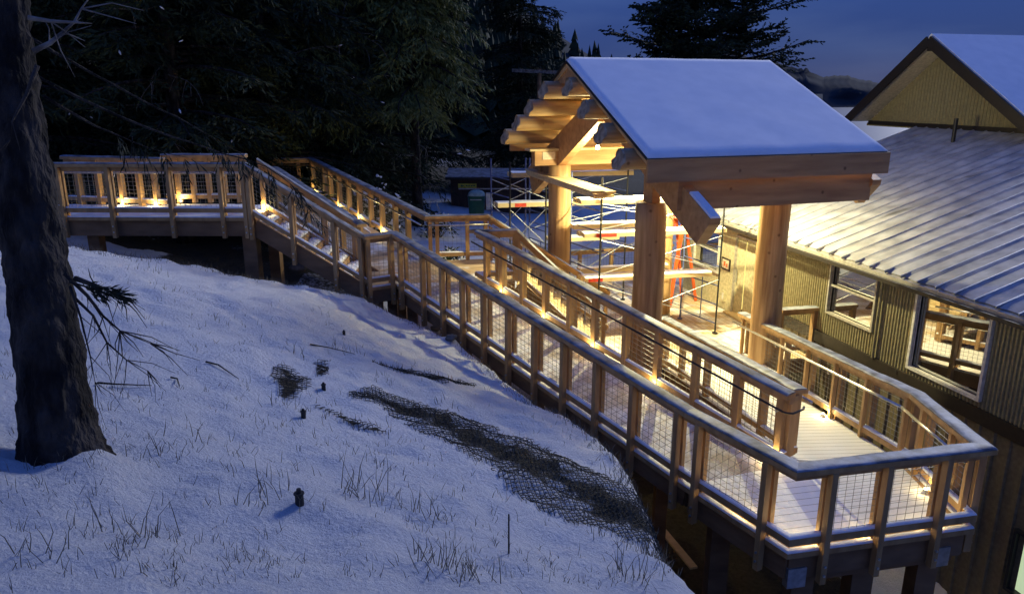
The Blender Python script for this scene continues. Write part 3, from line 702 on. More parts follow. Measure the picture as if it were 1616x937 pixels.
nose(ml,[dz(A2),dz(A3)],dz(A1),dz(A4))
up=slab('upper_platform','upper platform with snow on its boards, left end of the walkway',[dz(A0),dz(A1),Vector((G1.x+.1,G1.y+.0,ZT-H)),Vector((H3.x,H3.y,ZT-H)),Vector((H0.x-.8,H0.y,ZT-H))],deckmat('snowy upper boards',0,.145,.9),'platform',.34,
  [(A1.x-.12,A1.y+.28,-2.85,-5.2,.14),(A1.x-3.4,A1.y+.35,-2.85,-4.6,.12),(A1.x-.1,A1.y+1.7,-2.85,-5.2,.12)])
nose(up,[dz(A0),dz(A1)],None,dz(A2))
sb=MB();rnd=random.Random(3)
# lumpy snow left on the upper platform
V=[];nxx=50;nyy=14
for j in range(nyy+1):
    for i in range(nxx+1):
        x_=A1.x-.2-(A1.x-.2+10.2)*i/nxx;y_=A1.y+.35+1.25*j/nyy
        e=min(i,nxx-i,j,nyy-j)
        V.append((x_,y_,ZT-H+(-.02 if e==0 else .03+.045*noise.noise(Vector((x_*1.7,y_*2.5,3)))+.02*noise.noise(Vector((x_*6,y_*6,3))))))
sb.add(V,[(j*(nxx+1)+i,j*(nxx+1)+i+1,(j+1)*(nxx+1)+i+1,(j+1)*(nxx+1)+i) for j in range(nyy) for i in range(nxx)],0,True);sb.build('snow_layer',M['snow'],up)
ur=slab('ramp','upper ramp running along the wood to the middle landing',[dz(F0)+Vector((0,0,-.02)),dz(E1)+Vector((0,0,-.02)),dz(E2),dz(E3),dz(F1)],deckmat('upper ramp boards',math.atan2((E1-E2).y,(E1-E2).x)+R(90),.145,.30,(.32,.23,.15),(.42,.31,.21)),'ramp',.28)
dk=MB()
lab='square deck of the pavilion lit bright yellow by its lamps'
wallp=lambda s,o=0:W1+wd*s+wr*o
q1=wallp(3.1,-.02);q0=wallp(-5.2,-.02)
pd=slab('pavilion_deck',lab,[Vector((1.2,15.35,DP)),Vector((D4.x,D4.y-.02,DP)),Vector((A8.x,A8.y-.02,DP)),Vector((K0.x,K0.y,DP)),Vector((q1.x,q1.y,DP)),Vector((q0.x,q0.y,DP)),Vector((q0.x-6.5,q0.y-1.8,DP)),Vector((1.2,19.5,DP))],dm_pav,'deck',.3,zoff=-.02)
ls=MB()
def stairs(label,a,b,width_dir,n_,za,zb,mat,snow=True):
    root=thing('stairs',label,'stairs',Vector((a.x,a.y,zb)));d=Vector((b.x-a.x,b.y-a.y,0));L=d.length;d.normalize();rise=(za-zb)/n_;run=L/n_
    for i in range(n_-1):
        z=za-rise*(i+1);c0=Vector((a.x,a.y,0))+d*(run*i);tb=MB()
        p=[c0,c0+d*(run+.02),c0+d*(run+.02)+width_dir,c0+width_dir]
        V=[Vector((k.x,k.y,z)) for k in p]+[Vector((k.x,k.y,z-.05)) for k in p]
        tb.add(V,[(0,1,2,3),(7,6,5,4),(0,4,5,1),(1,5,6,2),(2,6,7,3),(3,7,4,0)])
        to=tb.build('tread',mat,root)
        rb=MB();rb.bar(c0+d*.012+Vector((0,0,z+rise/2))+width_dir*.02,c0+d*.012+Vector((0,0,z+rise/2))+width_dir*.98,.02,rise-.02);rb.build('riser',mat,root)
        if snow:
            s_=MB();w_=width_dir
            s_.sweep([c0+d*(run*.5)+Vector((0,0,z+.001))+w_*t for t in [k/10*.94+.03 for k in range(11)]],snowprof(run*.47,.06),jit=.05,smooth=True);s_.build('snow_layer',M['snow'],to)
    for k in (-.03,1.03):
        st=MB();o=width_dir*k;st.bar(Vector((a.x,a.y,za-.22))+o,Vector((b.x,b.y,zb-.14))+o,.06,.34);st.build('stringer',M['cedar_dark'],root)
stairs('upper stairs with lumps of snow on every tread',A1+Vector((.05,.10,0)),A2+Vector((-.05,.1,0)),Vector((-.05,1.35,0)),8,ZT-H,ZM-H,M['cedar'])
stairs('lower stairs from the middle landing down to the pavilion deck',Vector((.1,15.65,0)),Vector((2.1,15.75,0)),Vector((.2,2.1,0)),11,ZM-H,DP,M['plank'],False)
# rocks and litter below the stairs
for i,(u,v,s,lb) in enumerate([(688,520,.13,'snow capped rock under the ramp beside its second support'),(470,425,.22,'rock in the snow under the upper stairs'),(712,536,.10,'small rock at the edge of the snow bank under the ramp'),(640,492,.12,'rock below the short level railing')]):
    q=gp(u,v);mb=MB();V=[];n1,n2=10,7
    for j in range(n2+1):
        for k in range(n1):
            th=math.pi*j/n2;ph=2*math.pi*k/n1;d=Vector((math.sin(th)*math.cos(ph),math.sin(th)*math.sin(ph)*.8,math.cos(th)*.6));V.append(q+d*s*(1+.5*noise.noise(d*2+Vector((i*5,0,0))))+Vector((0,0,.05)))
    mb.add(V,[(j*n1+k,(j+1)*n1+k,(j+1)*n1+(k+1)%n1,j*n1+(k+1)%n1) for j in range(n2) for k in range(n1)],0,True)
    tag(mb.build('rock',M['rock'],loc=q),lb,'rock','rocks under the walkway')
# planks lying under the walkway
for (u,v,du,dv,z,lb) in ((1042,770,16,-8,-5.9,'short board end lying under the ramp beside the bank'),(1045,835,50,60,-8.0,'long pale board lying on the ground under the turning platform')):
    p=at(u,v,z);q=at(u+du,v+dv,z);mb=MB();mb.bar(p,q,.14,.04);tag(mb.build('board',M['plank'],loc=p),lb,'board')
# ---------------------------------------------------------------- pavilion (local: x along the ridge, y away from the camera)
TH=0.3207;PC=Vector((3.43,16.4,0));HL,HW,ZR,ZE=2.46,3.54,.63,-1.02
pav=thing('pavilion','timber pavilion on log columns with a blue snow covered gable roof','pavilion',(PC.x,PC.y,DP),TH)
PM=wm(pav);pl=lambda x,y,z:(PM@Vector((x,y,z-DP)))
def zroof(y): return ZR+(ZE-ZR)*abs(y)/HW
def roofslab(y1,z_off0,z_off1,x0,x1,name,mat,parent,eave=0,ny=1,jit=0):
    mb=MB();sg=1 if y1>0 else -1;Y=HW+eave;V=[];nx_=60 if jit else 1;nyy_=30 if jit else 1
    for k in (z_off1,z_off0):
        for j in range(nyy_+1):
            for i in range(nx_+1):
                y=Y*j/nyy_;x=x0+(x1-x0)*i/nx_;z=zroof(y)
                zz=k
                if jit and k==z_off1:
                    e=min(i/nx_*(x1-x0),(1-i/nx_)*(x1-x0),(1-j/nyy_)*Y); zz=z_off0+.004+(k-z_off0)*min(1,(e/.05+.02)**.5)+jit*noise.noise(Vector((x*1.2,y*1.2,1)))*min(1,e/.1)
                V.append(pl(x,sg*y,z+zz))
    n_=(nx_+1)*(nyy_+1);fs=[]
    for j in range(nyy_):
        for i in range(nx_):
            a=j*(nx_+1)+i;q=(a,a+1,a+nx_+2,a+nx_+1);fs.append(q);fs.append(tuple(n_+k for k in q[::-1]))
    for i in range(nx_):
        a=i;fs.append((a,n_+a,n_+a+1,a+1));a=nyy_*(nx_+1)+i;fs.append((a,a+1,n_+a+1,n_+a))
    for j in range(nyy_):
        a=j*(nx_+1);b_=a+nx_+1;fs.append((a,b_,n_+b_,n_+a));a+=nx_;b_+=nx_;fs.append((a,n_+a,n_+b_,b_))
    mb.add(V,fs,0,bool(jit));return mb.build(name,mat,parent)
ceil=noisemat('ceiling boards',(.50,.30,.13),(.66,.43,.20),4,.5,.3,20,(2,.2,2))
n=ceil.node_tree.nodes;l=ceil.node_tree.links;b=n['Principled BSDF'];t=n.new('ShaderNodeTexCoord');s=n.new('ShaderNodeSeparateXYZ');l.new(t.outputs['Object'],s.inputs[0])
d=n.new('ShaderNodeMath');d.operation='DIVIDE';d.inputs[1].default_value=.14;l.new(s.outputs['X'],d.inputs[0]);f=n.new('ShaderNodeMath');f.operation='FRACT';l.new(d.outputs[0],f.inputs[0]);g=n.new('ShaderNodeMath');g.operation='GREATER_THAN';g.inputs[1].default_value=.9;l.new(f.outputs[0],g.inputs[0])
xx=n.new('ShaderNodeMix');xx.data_type='RGBA';l.new(g.outputs[0],xx.inputs[0]);l.new(b.inputs['Base Color'].links[0].from_socket,xx.inputs[6]);xx.inputs[7].default_value=(.14,.07,.03,1);l.new(xx.outputs[2],b.inputs['Base Color'])
for sg,nm in ((-1,'near'),(1,'far')):
    ro=roofslab(sg,-.16,-.06,-HL+.02,HL-.02,'roof_slope',ceil,pav)
    roofslab(sg,-.058,-.02,-HL-.02,HL+.02,'metal_sheet',M['darktrim'],ro,.03)
    roofslab(sg,-.018,.045,-HL,HL,'snow_layer',M['roofsnow'],ro,.02,1,.012)
    # eave fascia and eave beam (each stops short of the other)
    fb=MB();y=sg*(HW+.045)
    c=pl(0,y,ZE-.20-.03);fb.box(c,(PM.to_3x3()@Vector((HL+.02,0,0))),(PM.to_3x3()@Vector((0,.03,0))),(0,0,.19));fb.build('fascia_board',M['fir'],pav)
    gb=MB();y=sg*(HW-.20);gb.box(pl(.25,y,ZE-.66),(PM.to_3x3()@Vector((HL-.42,0,0))),(PM.to_3x3()@Vector((0,.10,0))),(0,0,.27));gb.build('eave_beam',M['fir'],pav)
    # barge purlin logs
    for k,y in enumerate((.42,1.30,2.15,2.98)):
        if sg>0: y=(.55,1.35,2.10,2.85)[k]
        zc=zroof(y)-.37;r=.205;x0=-HL-(.30+.035*k if sg>0 else .16+.03*k);x1=-1.50;prof=[]
        for q in range(20):
            a=2*math.pi*q/20;yy=r*math.cos(a);zz=max(-r*.70,r*math.sin(a));prof.append((yy,zz))
        mb=MB();V=[pl(x0+(.05 if pz_>0 else -.03),sg*y+py,zc+pz_) for py,pz_ in prof]+[pl(x1,sg*y+py*.95,zc+pz_*.95) for py,pz_ in prof]
        mb.add(V,[(i,(i+1)%20,20+(i+1)%20,20+i) for i in range(20)],0,True);mb.add(V,[tuple(range(20))[::-1],tuple(range(20,40))],1)
        lo=mb.build('purlin_log',[M['purlin'],M['endgrain']],pav)
        sb_=MB()
        prf=[(r*.8*math.cos(a),r*math.sin(a)*(.99)) for a in [math.pi*k2/8*.9+.157 for k2 in range(9)]]
        V=[pl(x0+.02+ (0 if e==0 else .36),sg*y+py,zc+pz_+.012*(1 if e==0 else .8)) for e in (0,1) for py,pz_ in prf]
        sb_.add(V,[(i,i+1,9+i+1,9+i) for i in range(8)],0,True);sb_.build('frost',M['endgrain'],lo)
# principal rafters
for xr in (-1.62,2.36):
    for sg in (-1,1):
        mb=MB();yt=0.02*sg;ye=sg*(HW+(.80 if xr<0 else -.03));dpt=.46 if sg<0 else .62;o=-.56
        pts2=[(yt,zroof(0)+o+.0),(ye,zroof(ye)+o),(ye-.02*sg,zroof(ye)+o-.10),(ye-.36*sg,zroof(ye)+o-dpt-.02),(yt,zroof(0)+o-dpt-.05)]
        V=[pl(xr-.1,y,z) for y,z in pts2]+[pl(xr+.1,y,z) for y,z in pts2]
        fs=[(0,1,2,3,4),(9,8,7,6,5)]+[(i,5+i,5+(i+1)%5,(i+1)%5) for i in range(5)]
        mb.add(V,fs);ra=mb.build('rafter',M['fir'],pav)
        if xr>0: continue
        sn_=MB();y0=sg*(HW+.12)
        V=[pl(xr+e,y,zroof(y)+o+h) for e,h in ((-.09,.004),(-.08,.035),(.08,.035),(.09,.004)) for y in (y0,ye)]
        sn_.add(V,[(0,1,3,2),(2,3,5,4),(4,5,7,6),(0,2,4,6),(1,7,5,3)]);sn_.build('snow_layer',M['snow'],ra)
# collar between rafters at each gable, ridge beam
rb=MB();rb.box(pl(0,0,ZR-.42),PM.to_3x3()@Vector((HL-.1,0,0)),PM.to_3x3()@Vector((0,.09,0)),(0,0,.2));rb.build('ridge_beam',M['fir'],pav)
for xc in (-HL+.05,):
    pk=MB();V=[pl(xc,y,z) for y,z in ((0,ZR-.08),(.62,zroof(.62)-.17),(-.62,zroof(.62)-.17))]+[pl(xc+.05,y,z) for y,z in ((0,ZR-.08),(.62,zroof(.62)-.17),(-.62,zroof(.62)-.17))]
    pk.add(V,[(0,1,2),(5,4,3),(0,3,4,1),(1,4,5,2),(2,5,3,0)]);pk.build('gable_peak_board',M['fir'],pav)
# far beam with a thin top plate
fb=MB();fb.box(pl(-.1,2.35,-1.52),PM.to_3x3()@Vector((2.2,0,0)),PM.to_3x3()@Vector((0,.12,0)),(0,0,.17));fb.build('tie_beam',M['fir'],pav)
fb=MB();fb.box(pl(-.1,2.35,-1.32),PM.to_3x3()@Vector((2.35,0,0)),PM.to_3x3()@Vector((0,.19,0)),(0,0,.025));fb.build('top_plate',M['plank'],pav)
fb=MB();fb.box(pl(-1.95,2.22,-1.46),PM.to_3x3()@Vector((.16,0,0)),PM.to_3x3()@Vector((0,.008,0)),(0,0,.09));fb.build('lumber_tag',M['paper'],pav)
for (x,y,r,zt) in ((-1.6,-2.2,.30,-1.98),(1.2,-2.2,.30,-1.40),(-1.62,2.35,.28,-1.70),(1.3,2.35,.28,-1.70)):
    mb=MB();pts=[];rs=[]
    for i in range(11): f=i/10;pts.append(pl(x+.02*math.sin(f*5+x),y,DP+.0+(zt-DP)*f));rs.append(r*(1.03-.07*f)*(1+.012*math.sin(i*2.3+x)))
    mb.path(pts,rs,28);mb.build('log_column',M['log'],pav)
    bs=MB();bs.tube(pl(x,y,DP-.02),pl(x,y,DP+.10),r+.03,r+.03,24);bs.build('column_base',M['steel'],pav)
    if y<0:
        kb=MB();kb.box(pl(x,y,(zt-.9)/2+.002),PM.to_3x3()@Vector((.085,0,0)),PM.to_3x3()@Vector((0,.17,0)),(0,0,(-.9-zt)/2));kb.build('column_head_block',M['fir'],pav)
# ---------------------------------------------------------------- lamps
def pt(name,loc,e,c,r,parent=None):
    ld=bpy.data.lights.new(name,'POINT');ld.energy=e;ld.color=c;ld.shadow_soft_size=r
    o=bpy.data.objects.new(name,ld);col.objects.link(o)
    if parent: o.parent=parent;o.location=wm(parent).inverted()@Vector(loc)
    else:o.location=loc
    return o
WARM=(1,.74,.34)
def worklamp(label,p,e,drop=.3,spot=False):
    t=thing('hanging_lamp',label,'lamp',p,0,'bulbs under the pavilion roof')
    mb=MB();mb.tube(Vector(p)+Vector((0,0,.10)),Vector(p)+Vector((0,0,.10+drop)),.006,.006,6);mb.build('cord',M['rubber'],t)
    mb=MB();mb.tube(Vector(p)+Vector((0,0,.05)),Vector(p)+Vector((0,0,.13)),.035,.03,12);mb.build('socket',M['rubber'],t)
    mb=MB();V=[];n1,n2=14,9
    for j in range(n2+1):
        for k in range(n1):
            th=math.pi*j/n2;ph=2*math.pi*k/n1;rr_=.045*(1 if th>1.2 else .75+.2*th);V.append(Vector(p)+Vector((math.sin(th)*math.cos(ph)*rr_,math.sin(th)*math.sin(ph)*rr_,math.cos(th)*.055)))
    mb.add(V,[(j*n1+k,(j+1)*n1+k,(j+1)*n1+(k+1)%n1,j*n1+(k+1)%n1) for j in range(n2) for k in range(n1)],0,True);mb.build('bulb',M['bulb'],t)
    o=pt('lamp_light',Vector(p)+Vector((0,0,-.12)),e,(1,.90,.46),.06,t)
    if spot:
        o.data.type='SPOT';o.data.spot_size=R(164);o.data.spot_blend=.45;o.data.shadow_soft_size=.06
        mb=MB();q=Vector(p);n_=20;V=[]
        for z,rr_ in ((.12,.04),(.09,.10),(.02,.17),(.015,.168),(.085,.095)): V+=[q+Vector((math.cos(2*math.pi*k/n_)*rr_,math.sin(2*math.pi*k/n_)*rr_,z)) for k in range(n_)]
        mb.add(V,[(j*n_+k,j*n_+(k+1)%n_,(j+1)*n_+(k+1)%n_,(j+1)*n_+k) for j in range(4) for k in range(n_)],0,True);mb.build('shade',M['steel'],t)
worklamp('bare lit bulb hanging in the open left gable of the pavilion',aty(943,232,16.6),120)
worklamp('lit bulb under the middle of the pavilion roof',pl(.6,.2,-.95),2100,spot=True)
worklamp('lit bulb under the right gable of the pavilion roof',pl(1.9,-.2,-.85),330)
for i,(p,desc) in enumerate(LAMPS):
    en=2.8 if ('turning' in desc or 'front railing' in desc or 'near platform' in desc) else (1.6 if 'upper stairs' in desc and 'half' in desc else 8 if ('platform railing' in desc or 'upper' in desc) else 5.5)
    t=thing('post_light','small warm uplight '+desc,'light',p,0,'small uplights at the feet of railing posts')
    mb=MB();mb.tube(p-Vector((0,0,.015)),p+Vector((0,0,.03)),.035,.03,12);mb.build('housing',M['steel'],t)
    mb=MB();mb.tube(p+Vector((0,0,.031)),p+Vector((0,0,.036)),.024,.024,12);mb.build('lens',M['lens'],t)
    pt('lamp_light',p+Vector((0,0,.075)),en,(1,.76,.32),.02,t)
# ---------------------------------------------------------------- building
bd=thing('building','long building with a snowy standing seam roof and olive corrugated walls','building',W1+Vector((0,0,-3)))
def wall_uv(u,v,o=0):          # sight line to wall plane shifted o to the right
    r=ray(u,v);k=(W1+wr*o).dot(wr)/r.dot(wr);p=r*k;return ((p-W1).dot(wd),p.z)
def wp(s,z,o=0): q=W1+wd*s+wr*o;return Vector((q.x,q.y,z))
ZG=-3.42;EO=-.38                # eave height and overhang
sg_,zg_=wall_uv(1240,384,EO);ZG=zg_
PITCHR=.33
win=[]
def rect(u0,v0,u1,v1):
    a=wall_uv(u0,v0);b=wall_uv(u1,v1);return a,b
# openings: s0,s1,z0,z1
wA=wall_uv(1097,352);wA2=wall_uv(1137,428)
wB=wall_uv(1313,418);wBb=wall_uv(1385,520)
wC=wall_uv(1453,462);wCb=wall_uv(1550,622)
dA=wall_uv(1160,370);dB=wall_uv(1196,492)
ztop=ZG+.02
openA=(wall_uv(1099,390)[0],wall_uv(1137,390)[0],wall_uv(1118,420)[1],wall_uv(1118,362)[1])
openD=(wall_uv(1163,420)[0],wall_uv(1197,420)[0],DP+.05,min(ztop-.12,wall_uv(1163,372)[1]))
openB=(wall_uv(1312,460)[0],wall_uv(1384,470)[0],wall_uv(1350,508)[1],ztop-.1)
openC=(wall_uv(1446,520)[0],wall_uv(1558,560)[0],wall_uv(1500,605)[1],wall_uv(1500,477)[1])
S_L=wall_uv(1074,440)[0]-.05;S_T=wall_uv(1238,430)[0];S_E=16.0
Zb=DP-.9
zband=wall_uv(1600,668)[1]
def corr(s0,s1,z0,z1,period,prof,name,mat,opens,o=0.0):
    mb=MB();s_=s0;seq=[]
    while s_<s1:
        for f,dd in prof:
            if s_+f*period<s1: seq.append((s_+f*period,dd))
        s_+=period
    seq.append((s1,0))
    for (a,da),(b_,db) in zip(seq[:-1],seq[1:]):
        m_=(a+b_)/2;iv=[(z0,z1)]
        for (q0,q1_,y0,y1) in opens:
            if q0<m_<q1_:
                iv=[(z0,y0),(y1,z1)]
        for (c0,c1) in iv:
            if c1-c0<.01: continue
            mb.add([wp(a,c0,o-da),wp(b_,c0,o-db),wp(b_,c1,o-db),wp(a,c1,o-da)],[(0,1,2,3)])
    return mb.build(name,mat,bd)
corr(S_T,S_E,zband,ztop,.078,[(0,0),(.18,.026),(.55,.026),(.73,0)],'corrugated_wall',M['siding'],[openB,openC])
corr(S_L,S_T,DP-.3,ztop,1.22,[(0,.0),(.01,.004),(.985,.004)],'panel_wall',M['panel'],[openA,openD])
corr(1.0,S_E,-10.5,zband-.26,.30,[(0,0),(.06,.03),(.2,.03),(.26,0)],'batten_wall',M['batten'],[(wall_uv(1602,880)[0],wall_uv(1602,880)[0]+1.6,wall_uv(1600,930)[1],wall_uv(1600,832)[1])])
bb=MB();bb.bar(wp(1.0,zband-.13,-.03),wp(S_E,zband-.13,-.03),.07,.25);bb.build('belly_band',M['darktrim'],bd)
# structural box behind so nothing is see-through
bx=MB();c=(S_L+S_E)/2;bx.box(wp(c,(-10.5+ztop)/2,6.2),wd*((S_E-S_L)/2-.02),wr*5.8,(0,0,(ztop+10.5)/2-.03));bx.build('inner_mass',M['darktrim'],bd)
def window(op,panes,fr=.045,o=-.03,mat=None,name='window',fm=None):
    s0,s1,z0,z1=op;fm=fm or M['greyframe'];mb=MB()
    # rectangular casing
    mb.bar(wp(s0,z0-fr/2,o),wp(s1,z0-fr/2,o),.09,fr);mb.bar(wp(s0,z1+fr/2,o),wp(s1,z1+fr/2,o),.09,fr)
    for s_ in (s0-fr/2,s1+fr/2): mb.box(wp(s_,(z0+z1)/2,o),wd*fr/2,wr*.045,(0,0,(z1-z0)/2+fr-.002))
    fo=mb.build(name,fm,bd)
    mu=MB()
    for k in range(1,panes[0]): s_=s0+(s1-s0)*k/panes[0];mu.box(wp(s_,(z0+z1)/2,o+.01),wd*.02,wr*.02,(0,0,(z1-z0)/2-.001))
    for k in range(1,panes[1]): z=z0+(z1-z0)*k/panes[1];mu.box(wp((s0+s1)/2,z,o+.008),wd*(s1-s0)/2*.999,wr*.018,(0,0,.02))
    if mu.v: mu.build('mullion',fm,fo)
    g=MB();g.box(wp((s0+s1)/2,(z0+z1)/2,.045),wd*((s1-s0)/2),wr*.008,(0,0,(z1-z0)/2));g.build('pane',mat or M['glass'],fo)
window(openA,(1,2),.06,fm=M['white']);window(openB,(1,2));window(openC,(1,1),.055,fm=M['white'])
window((wall_uv(1602,880)[0],wall_uv(1602,880)[0]+1.6,wall_uv(1600,930)[1],wall_uv(1600,832)[1]),(2,1),.05,fm=M['black'],mat=M['litgreen'])
# door
s0,s1,z0,z1=openD;mb=MB()
mb.bar(wp(s0-.03,z1+.03,-.02),wp(s1+.03,z1+.03,-.02),.08,.05)
for s_ in (s0-.035,s1+.035): mb.box(wp(s_,(z0+z1)/2,-.02),wd*.03,wr*.04,(0,0,(z1-z0)/2))
do=mb.build('door',M['greyframe'],bd)
g=MB();g.box(wp((s0+s1)/2,(z0+z1)/2+.05,.03),wd*((s1-s0)/2-.08),wr*.01,(0,0,(z1-z0)/2-.12));g.build('pane',M['litglass'],do)
g=MB();g.box(wp((s0+s1)/2,z0+.04,.02),wd*((s1-s0)/2),wr*.02,(0,0,.055));g.box(wp(s0+.04,(z0+z1)/2+.04,.02),wd*.04,wr*.02,(0,0,(z1-z0)/2-.06));g.box(wp(s1-.04,(z0+z1)/2+.04,.02),wd*.04,wr*.02,(0,0,(z1-z0)/2-.06));g.build('door_leaf',M['greyframe'],do)
g=MB();g.tube(wp(s0+.10,z0+.85,-.05),wp(s0+.10,z0+1.2,-.05),.012,.012,8);g.build('handle',M['steel'],do)
g=MB();g.bar(wp(s0-.15,DP+.03,-.12),wp(s1+.3,DP+.03,-.12),.22,.05);g.build('threshold',M['plank'],do)
# roof, ribs, snow
SR0=wall_uv(1100,338,EO)[0];SR1=17.0;RD=16.0
def rp(s_,r_,h=0): q=W1+wd*s_+wr*(EO+r_);return Vector((q.x,q.y,ZG+.06+r_*PITCHR+h))
mb=MB();V=[rp(SR0,0,-.02),rp(SR1,0,-.02),rp(SR1,RD,-.02),rp(SR0,RD,-.02),rp(SR0,0,-.10),rp(SR1,0,-.10),rp(SR1,RD,-.10),rp(SR0,RD,-.10)]
mb.add(V,[(0,1,2,3),(7,6,5,4),(0,4,5,1),(1,5,6,2),(2,6,7,3),(3,7,4,0)]);rfo=mb.build('roof',M['greyframe'],bd)
mb=MB();V=[];n1=int((SR1-SR0)/.41*12);n2=16
for j in range(n2+1):
    for i in range(n1+1):
        s_=SR0+.03+(SR1-SR0-.06)*i/n1;ph=((s_-SR0)/.41)%1;r_=RD*(j/n2)**1.6+(.06 if j==0 else 0)+(.05*noise.noise(Vector((s_*2.5,0,0))) if j==0 else 0)
        dd_=abs(((s_-SR0-.1)/.41+.5)%1-.5)*.41;h=.022+.042*max(0,1-dd_/.045)+.008*noise.noise(Vector((s_*1.3,r_*1.3,0)))
        if j==0:h=.0
        V.append(rp(s_,r_,h))
        
mb.add(V,[(j*(n1+1)+i,j*(n1+1)+i+1,(j+1)*(n1+1)+i+1,(j+1)*(n1+1)+i) for j in range(n2) for i in range(n1)],0,True);mb.build('snow_layer',M['thinsnow'],rfo)
k=0
s_=SR0+.1
ribs=MB()
while s_<SR1:
    ribs.bar(rp(s_,-.01,.028),rp(s_,RD,.028),.024,.05,up=(0,0,1)); s_+=.41
ribs.build('seam_ribs',M['steel'],rfo)
gm=MB();gm.bar(rp(SR0,-.07,-.09),rp(SR1,-.07,-.09),.08,.07);gm.build('gutter',M['darktrim'],bd)
sf=MB();sf.bar(wp(SR0+.05,ZG-.035,EO/2),wp(S_E,ZG-.035,EO/2),abs(EO)-.04,.02);sf.build('soffit',M['soffit'],bd)
# drainpipe
dpz=MB();s_=wall_uv(1395,470)[0];dpz.tube(wp(s_,ZG-.05,-.08),wp(s_,zband,-.08),.03,.03,8);dpz.build('downpipe',M['siding'],bd)
# small fittings on the wall
g=MB();s_=wall_uv(1147,415)[0];z=wall_uv(1147,416)[1];g.box(wp(s_,z,-.025),wd*.22,wr*.012,(0,0,.16));po=g.build('framed_notice',M['darktrim'],bd)
g=MB();g.box(wp(s_,z,-.039),wd*.17,wr*.002,(0,0,.12));g.build('notice_paper',M['paper'],po)
g=MB();g.box(wp(s_-.05,z+.01,-.043),wd*.05,wr*.001,(0,0,.06));g.box(wp(s_+.08,z-.02,-.043),wd*.03,wr*.001,(0,0,.05));g.build('notice_print',M['orange'],po)
g=MB();s_=wall_uv(1143,465)[0];z=wall_uv(1143,466)[1];g.box(wp(s_,z,-.03),wd*.09,wr*.02,(0,0,.15));po=g.build('outlet_box',M['panel'],bd)
g=MB();g.box(wp(s_,z,-.052),wd*.045,wr*.002,(0,0,.09));g.build('outlet_plate',M['white'],po)
g=MB();s_,z=wall_uv(1419,585);g.tube(wp(s_,z,-.02),wp(s_,z,-.08),.035,.03,8);g.build('hose_tap',M['black'],bd)
# upper gable
RG=6.9;OV=.85
def gpl(u,v,r_):
    r=ray(u,v);q0=W1+wr*(EO+r_);k=q0.dot(wr)/r.dot(wr);p=r*k;return p
ap=gpl(1468,56,RG-OV);lf=gpl(1337,184,RG-OV);
sA=(ap-W1).dot(wd);sL=(lf-W1).dot(wd);hw_=sA-sL;zA=ap.z;zL=lf.z
def up_(s_,r_,z): q=W1+wd*s_+wr*(EO+r_);return Vector((q.x,q.y,z))
slp=(zA-zL)/hw_
KR=.84
def gz_(s_): return zA-abs(s_-sA)*slp*(KR if s_>sA else 1)
for sg in (-1,1):
    se=sA+sg*hw_*(1.0 if sg<0 else 1/KR)
    mb=MB()
    V=[up_(sA,RG-OV,zA-.02),up_(se,RG-OV,gz_(se)-.02),up_(se,RG+12,gz_(se)-.02),up_(sA,RG+12,zA-.02)];V+=[v-Vector((0,0,.12)) for v in V]
    mb.add(V,[(0,1,2,3),(7,6,5,4),(0,4,5,1),(1,5,6,2),(2,6,7,3),(3,7,4,0)]);uo=mb.build('upper_roof',M['soffit'],bd)
    mb=MB();V=[up_(sA,RG-OV+.04,zA-.016),up_(se,RG-OV+.04,gz_(se)-.016),up_(se,RG+12,gz_(se)-.016),up_(sA,RG+12,zA-.016)];V+=[v+Vector((0,0,.07)) for v in V]
    mb.add(V,[(3,2,1,0),(4,5,6,7),(0,1,5,4),(1,2,6,5),(2,3,7,6),(3,0,4,7)]);mb.build('snow_layer',M['roofsnow'],uo)
    mb=MB();a_=up_(sA,RG-OV-.03,zA-.13);b_=up_(se,RG-OV-.03,gz_(se)-.13);nrm=(b_-a_).cross(wr).normalized();mb.bar(a_,b_,.05,.27,up=Vector((0,0,1)));mb.build('barge_board',M['darktrim'],uo)
mb=MB();n_=62;z0=ZG+.06+RG*PITCHR-.05;seq=[]
hh=hw_-.05
for i in range(n_*2+1):
    s_=sA-hh*1.04+(hh*1.04+hh*1.12/KR)*i/(n_*2);seq.append((s_,.0 if i%2 else .045))
for (a,da),(b_,db) in zip(seq[:-1],seq[1:]):
    mb.add([up_(a,RG-da,z0),up_(b_,RG-db,z0),up_(b_,RG-db,max(z0,gz_(b_)-.15)),up_(a,RG-da,max(z0,gz_(a)-.15))],[(0,1,2,3)])
mb.build('gable_wall',M['oldsiding'],bd)
mb=MB();mb.bar(up_(sA-hh,RG-.06,z0+.10),up_(sA+hh/KR,RG-.06,z0+.10),.08,.12);mb.build('gable_flashing',M['darktrim'],bd)
mb=MB();q=gpl(1504,222,RG-.9);s_=(q-W1).dot(wd);q=rp(s_,RG-.9,.0);mb.tube(q,q+Vector((0,0,.62)),.05,.05,10);mb.build('vent_pipe',M['black'],rfo)
mb=MB();q=up_(sA,RG-.5,zA-.18);mb.bar(up_(sA,RG-OV+.02,zA-.30),up_(sA,RG-.02,zA-.30),.12,.2);mb.build('ridge_block',M['darktrim'],bd)
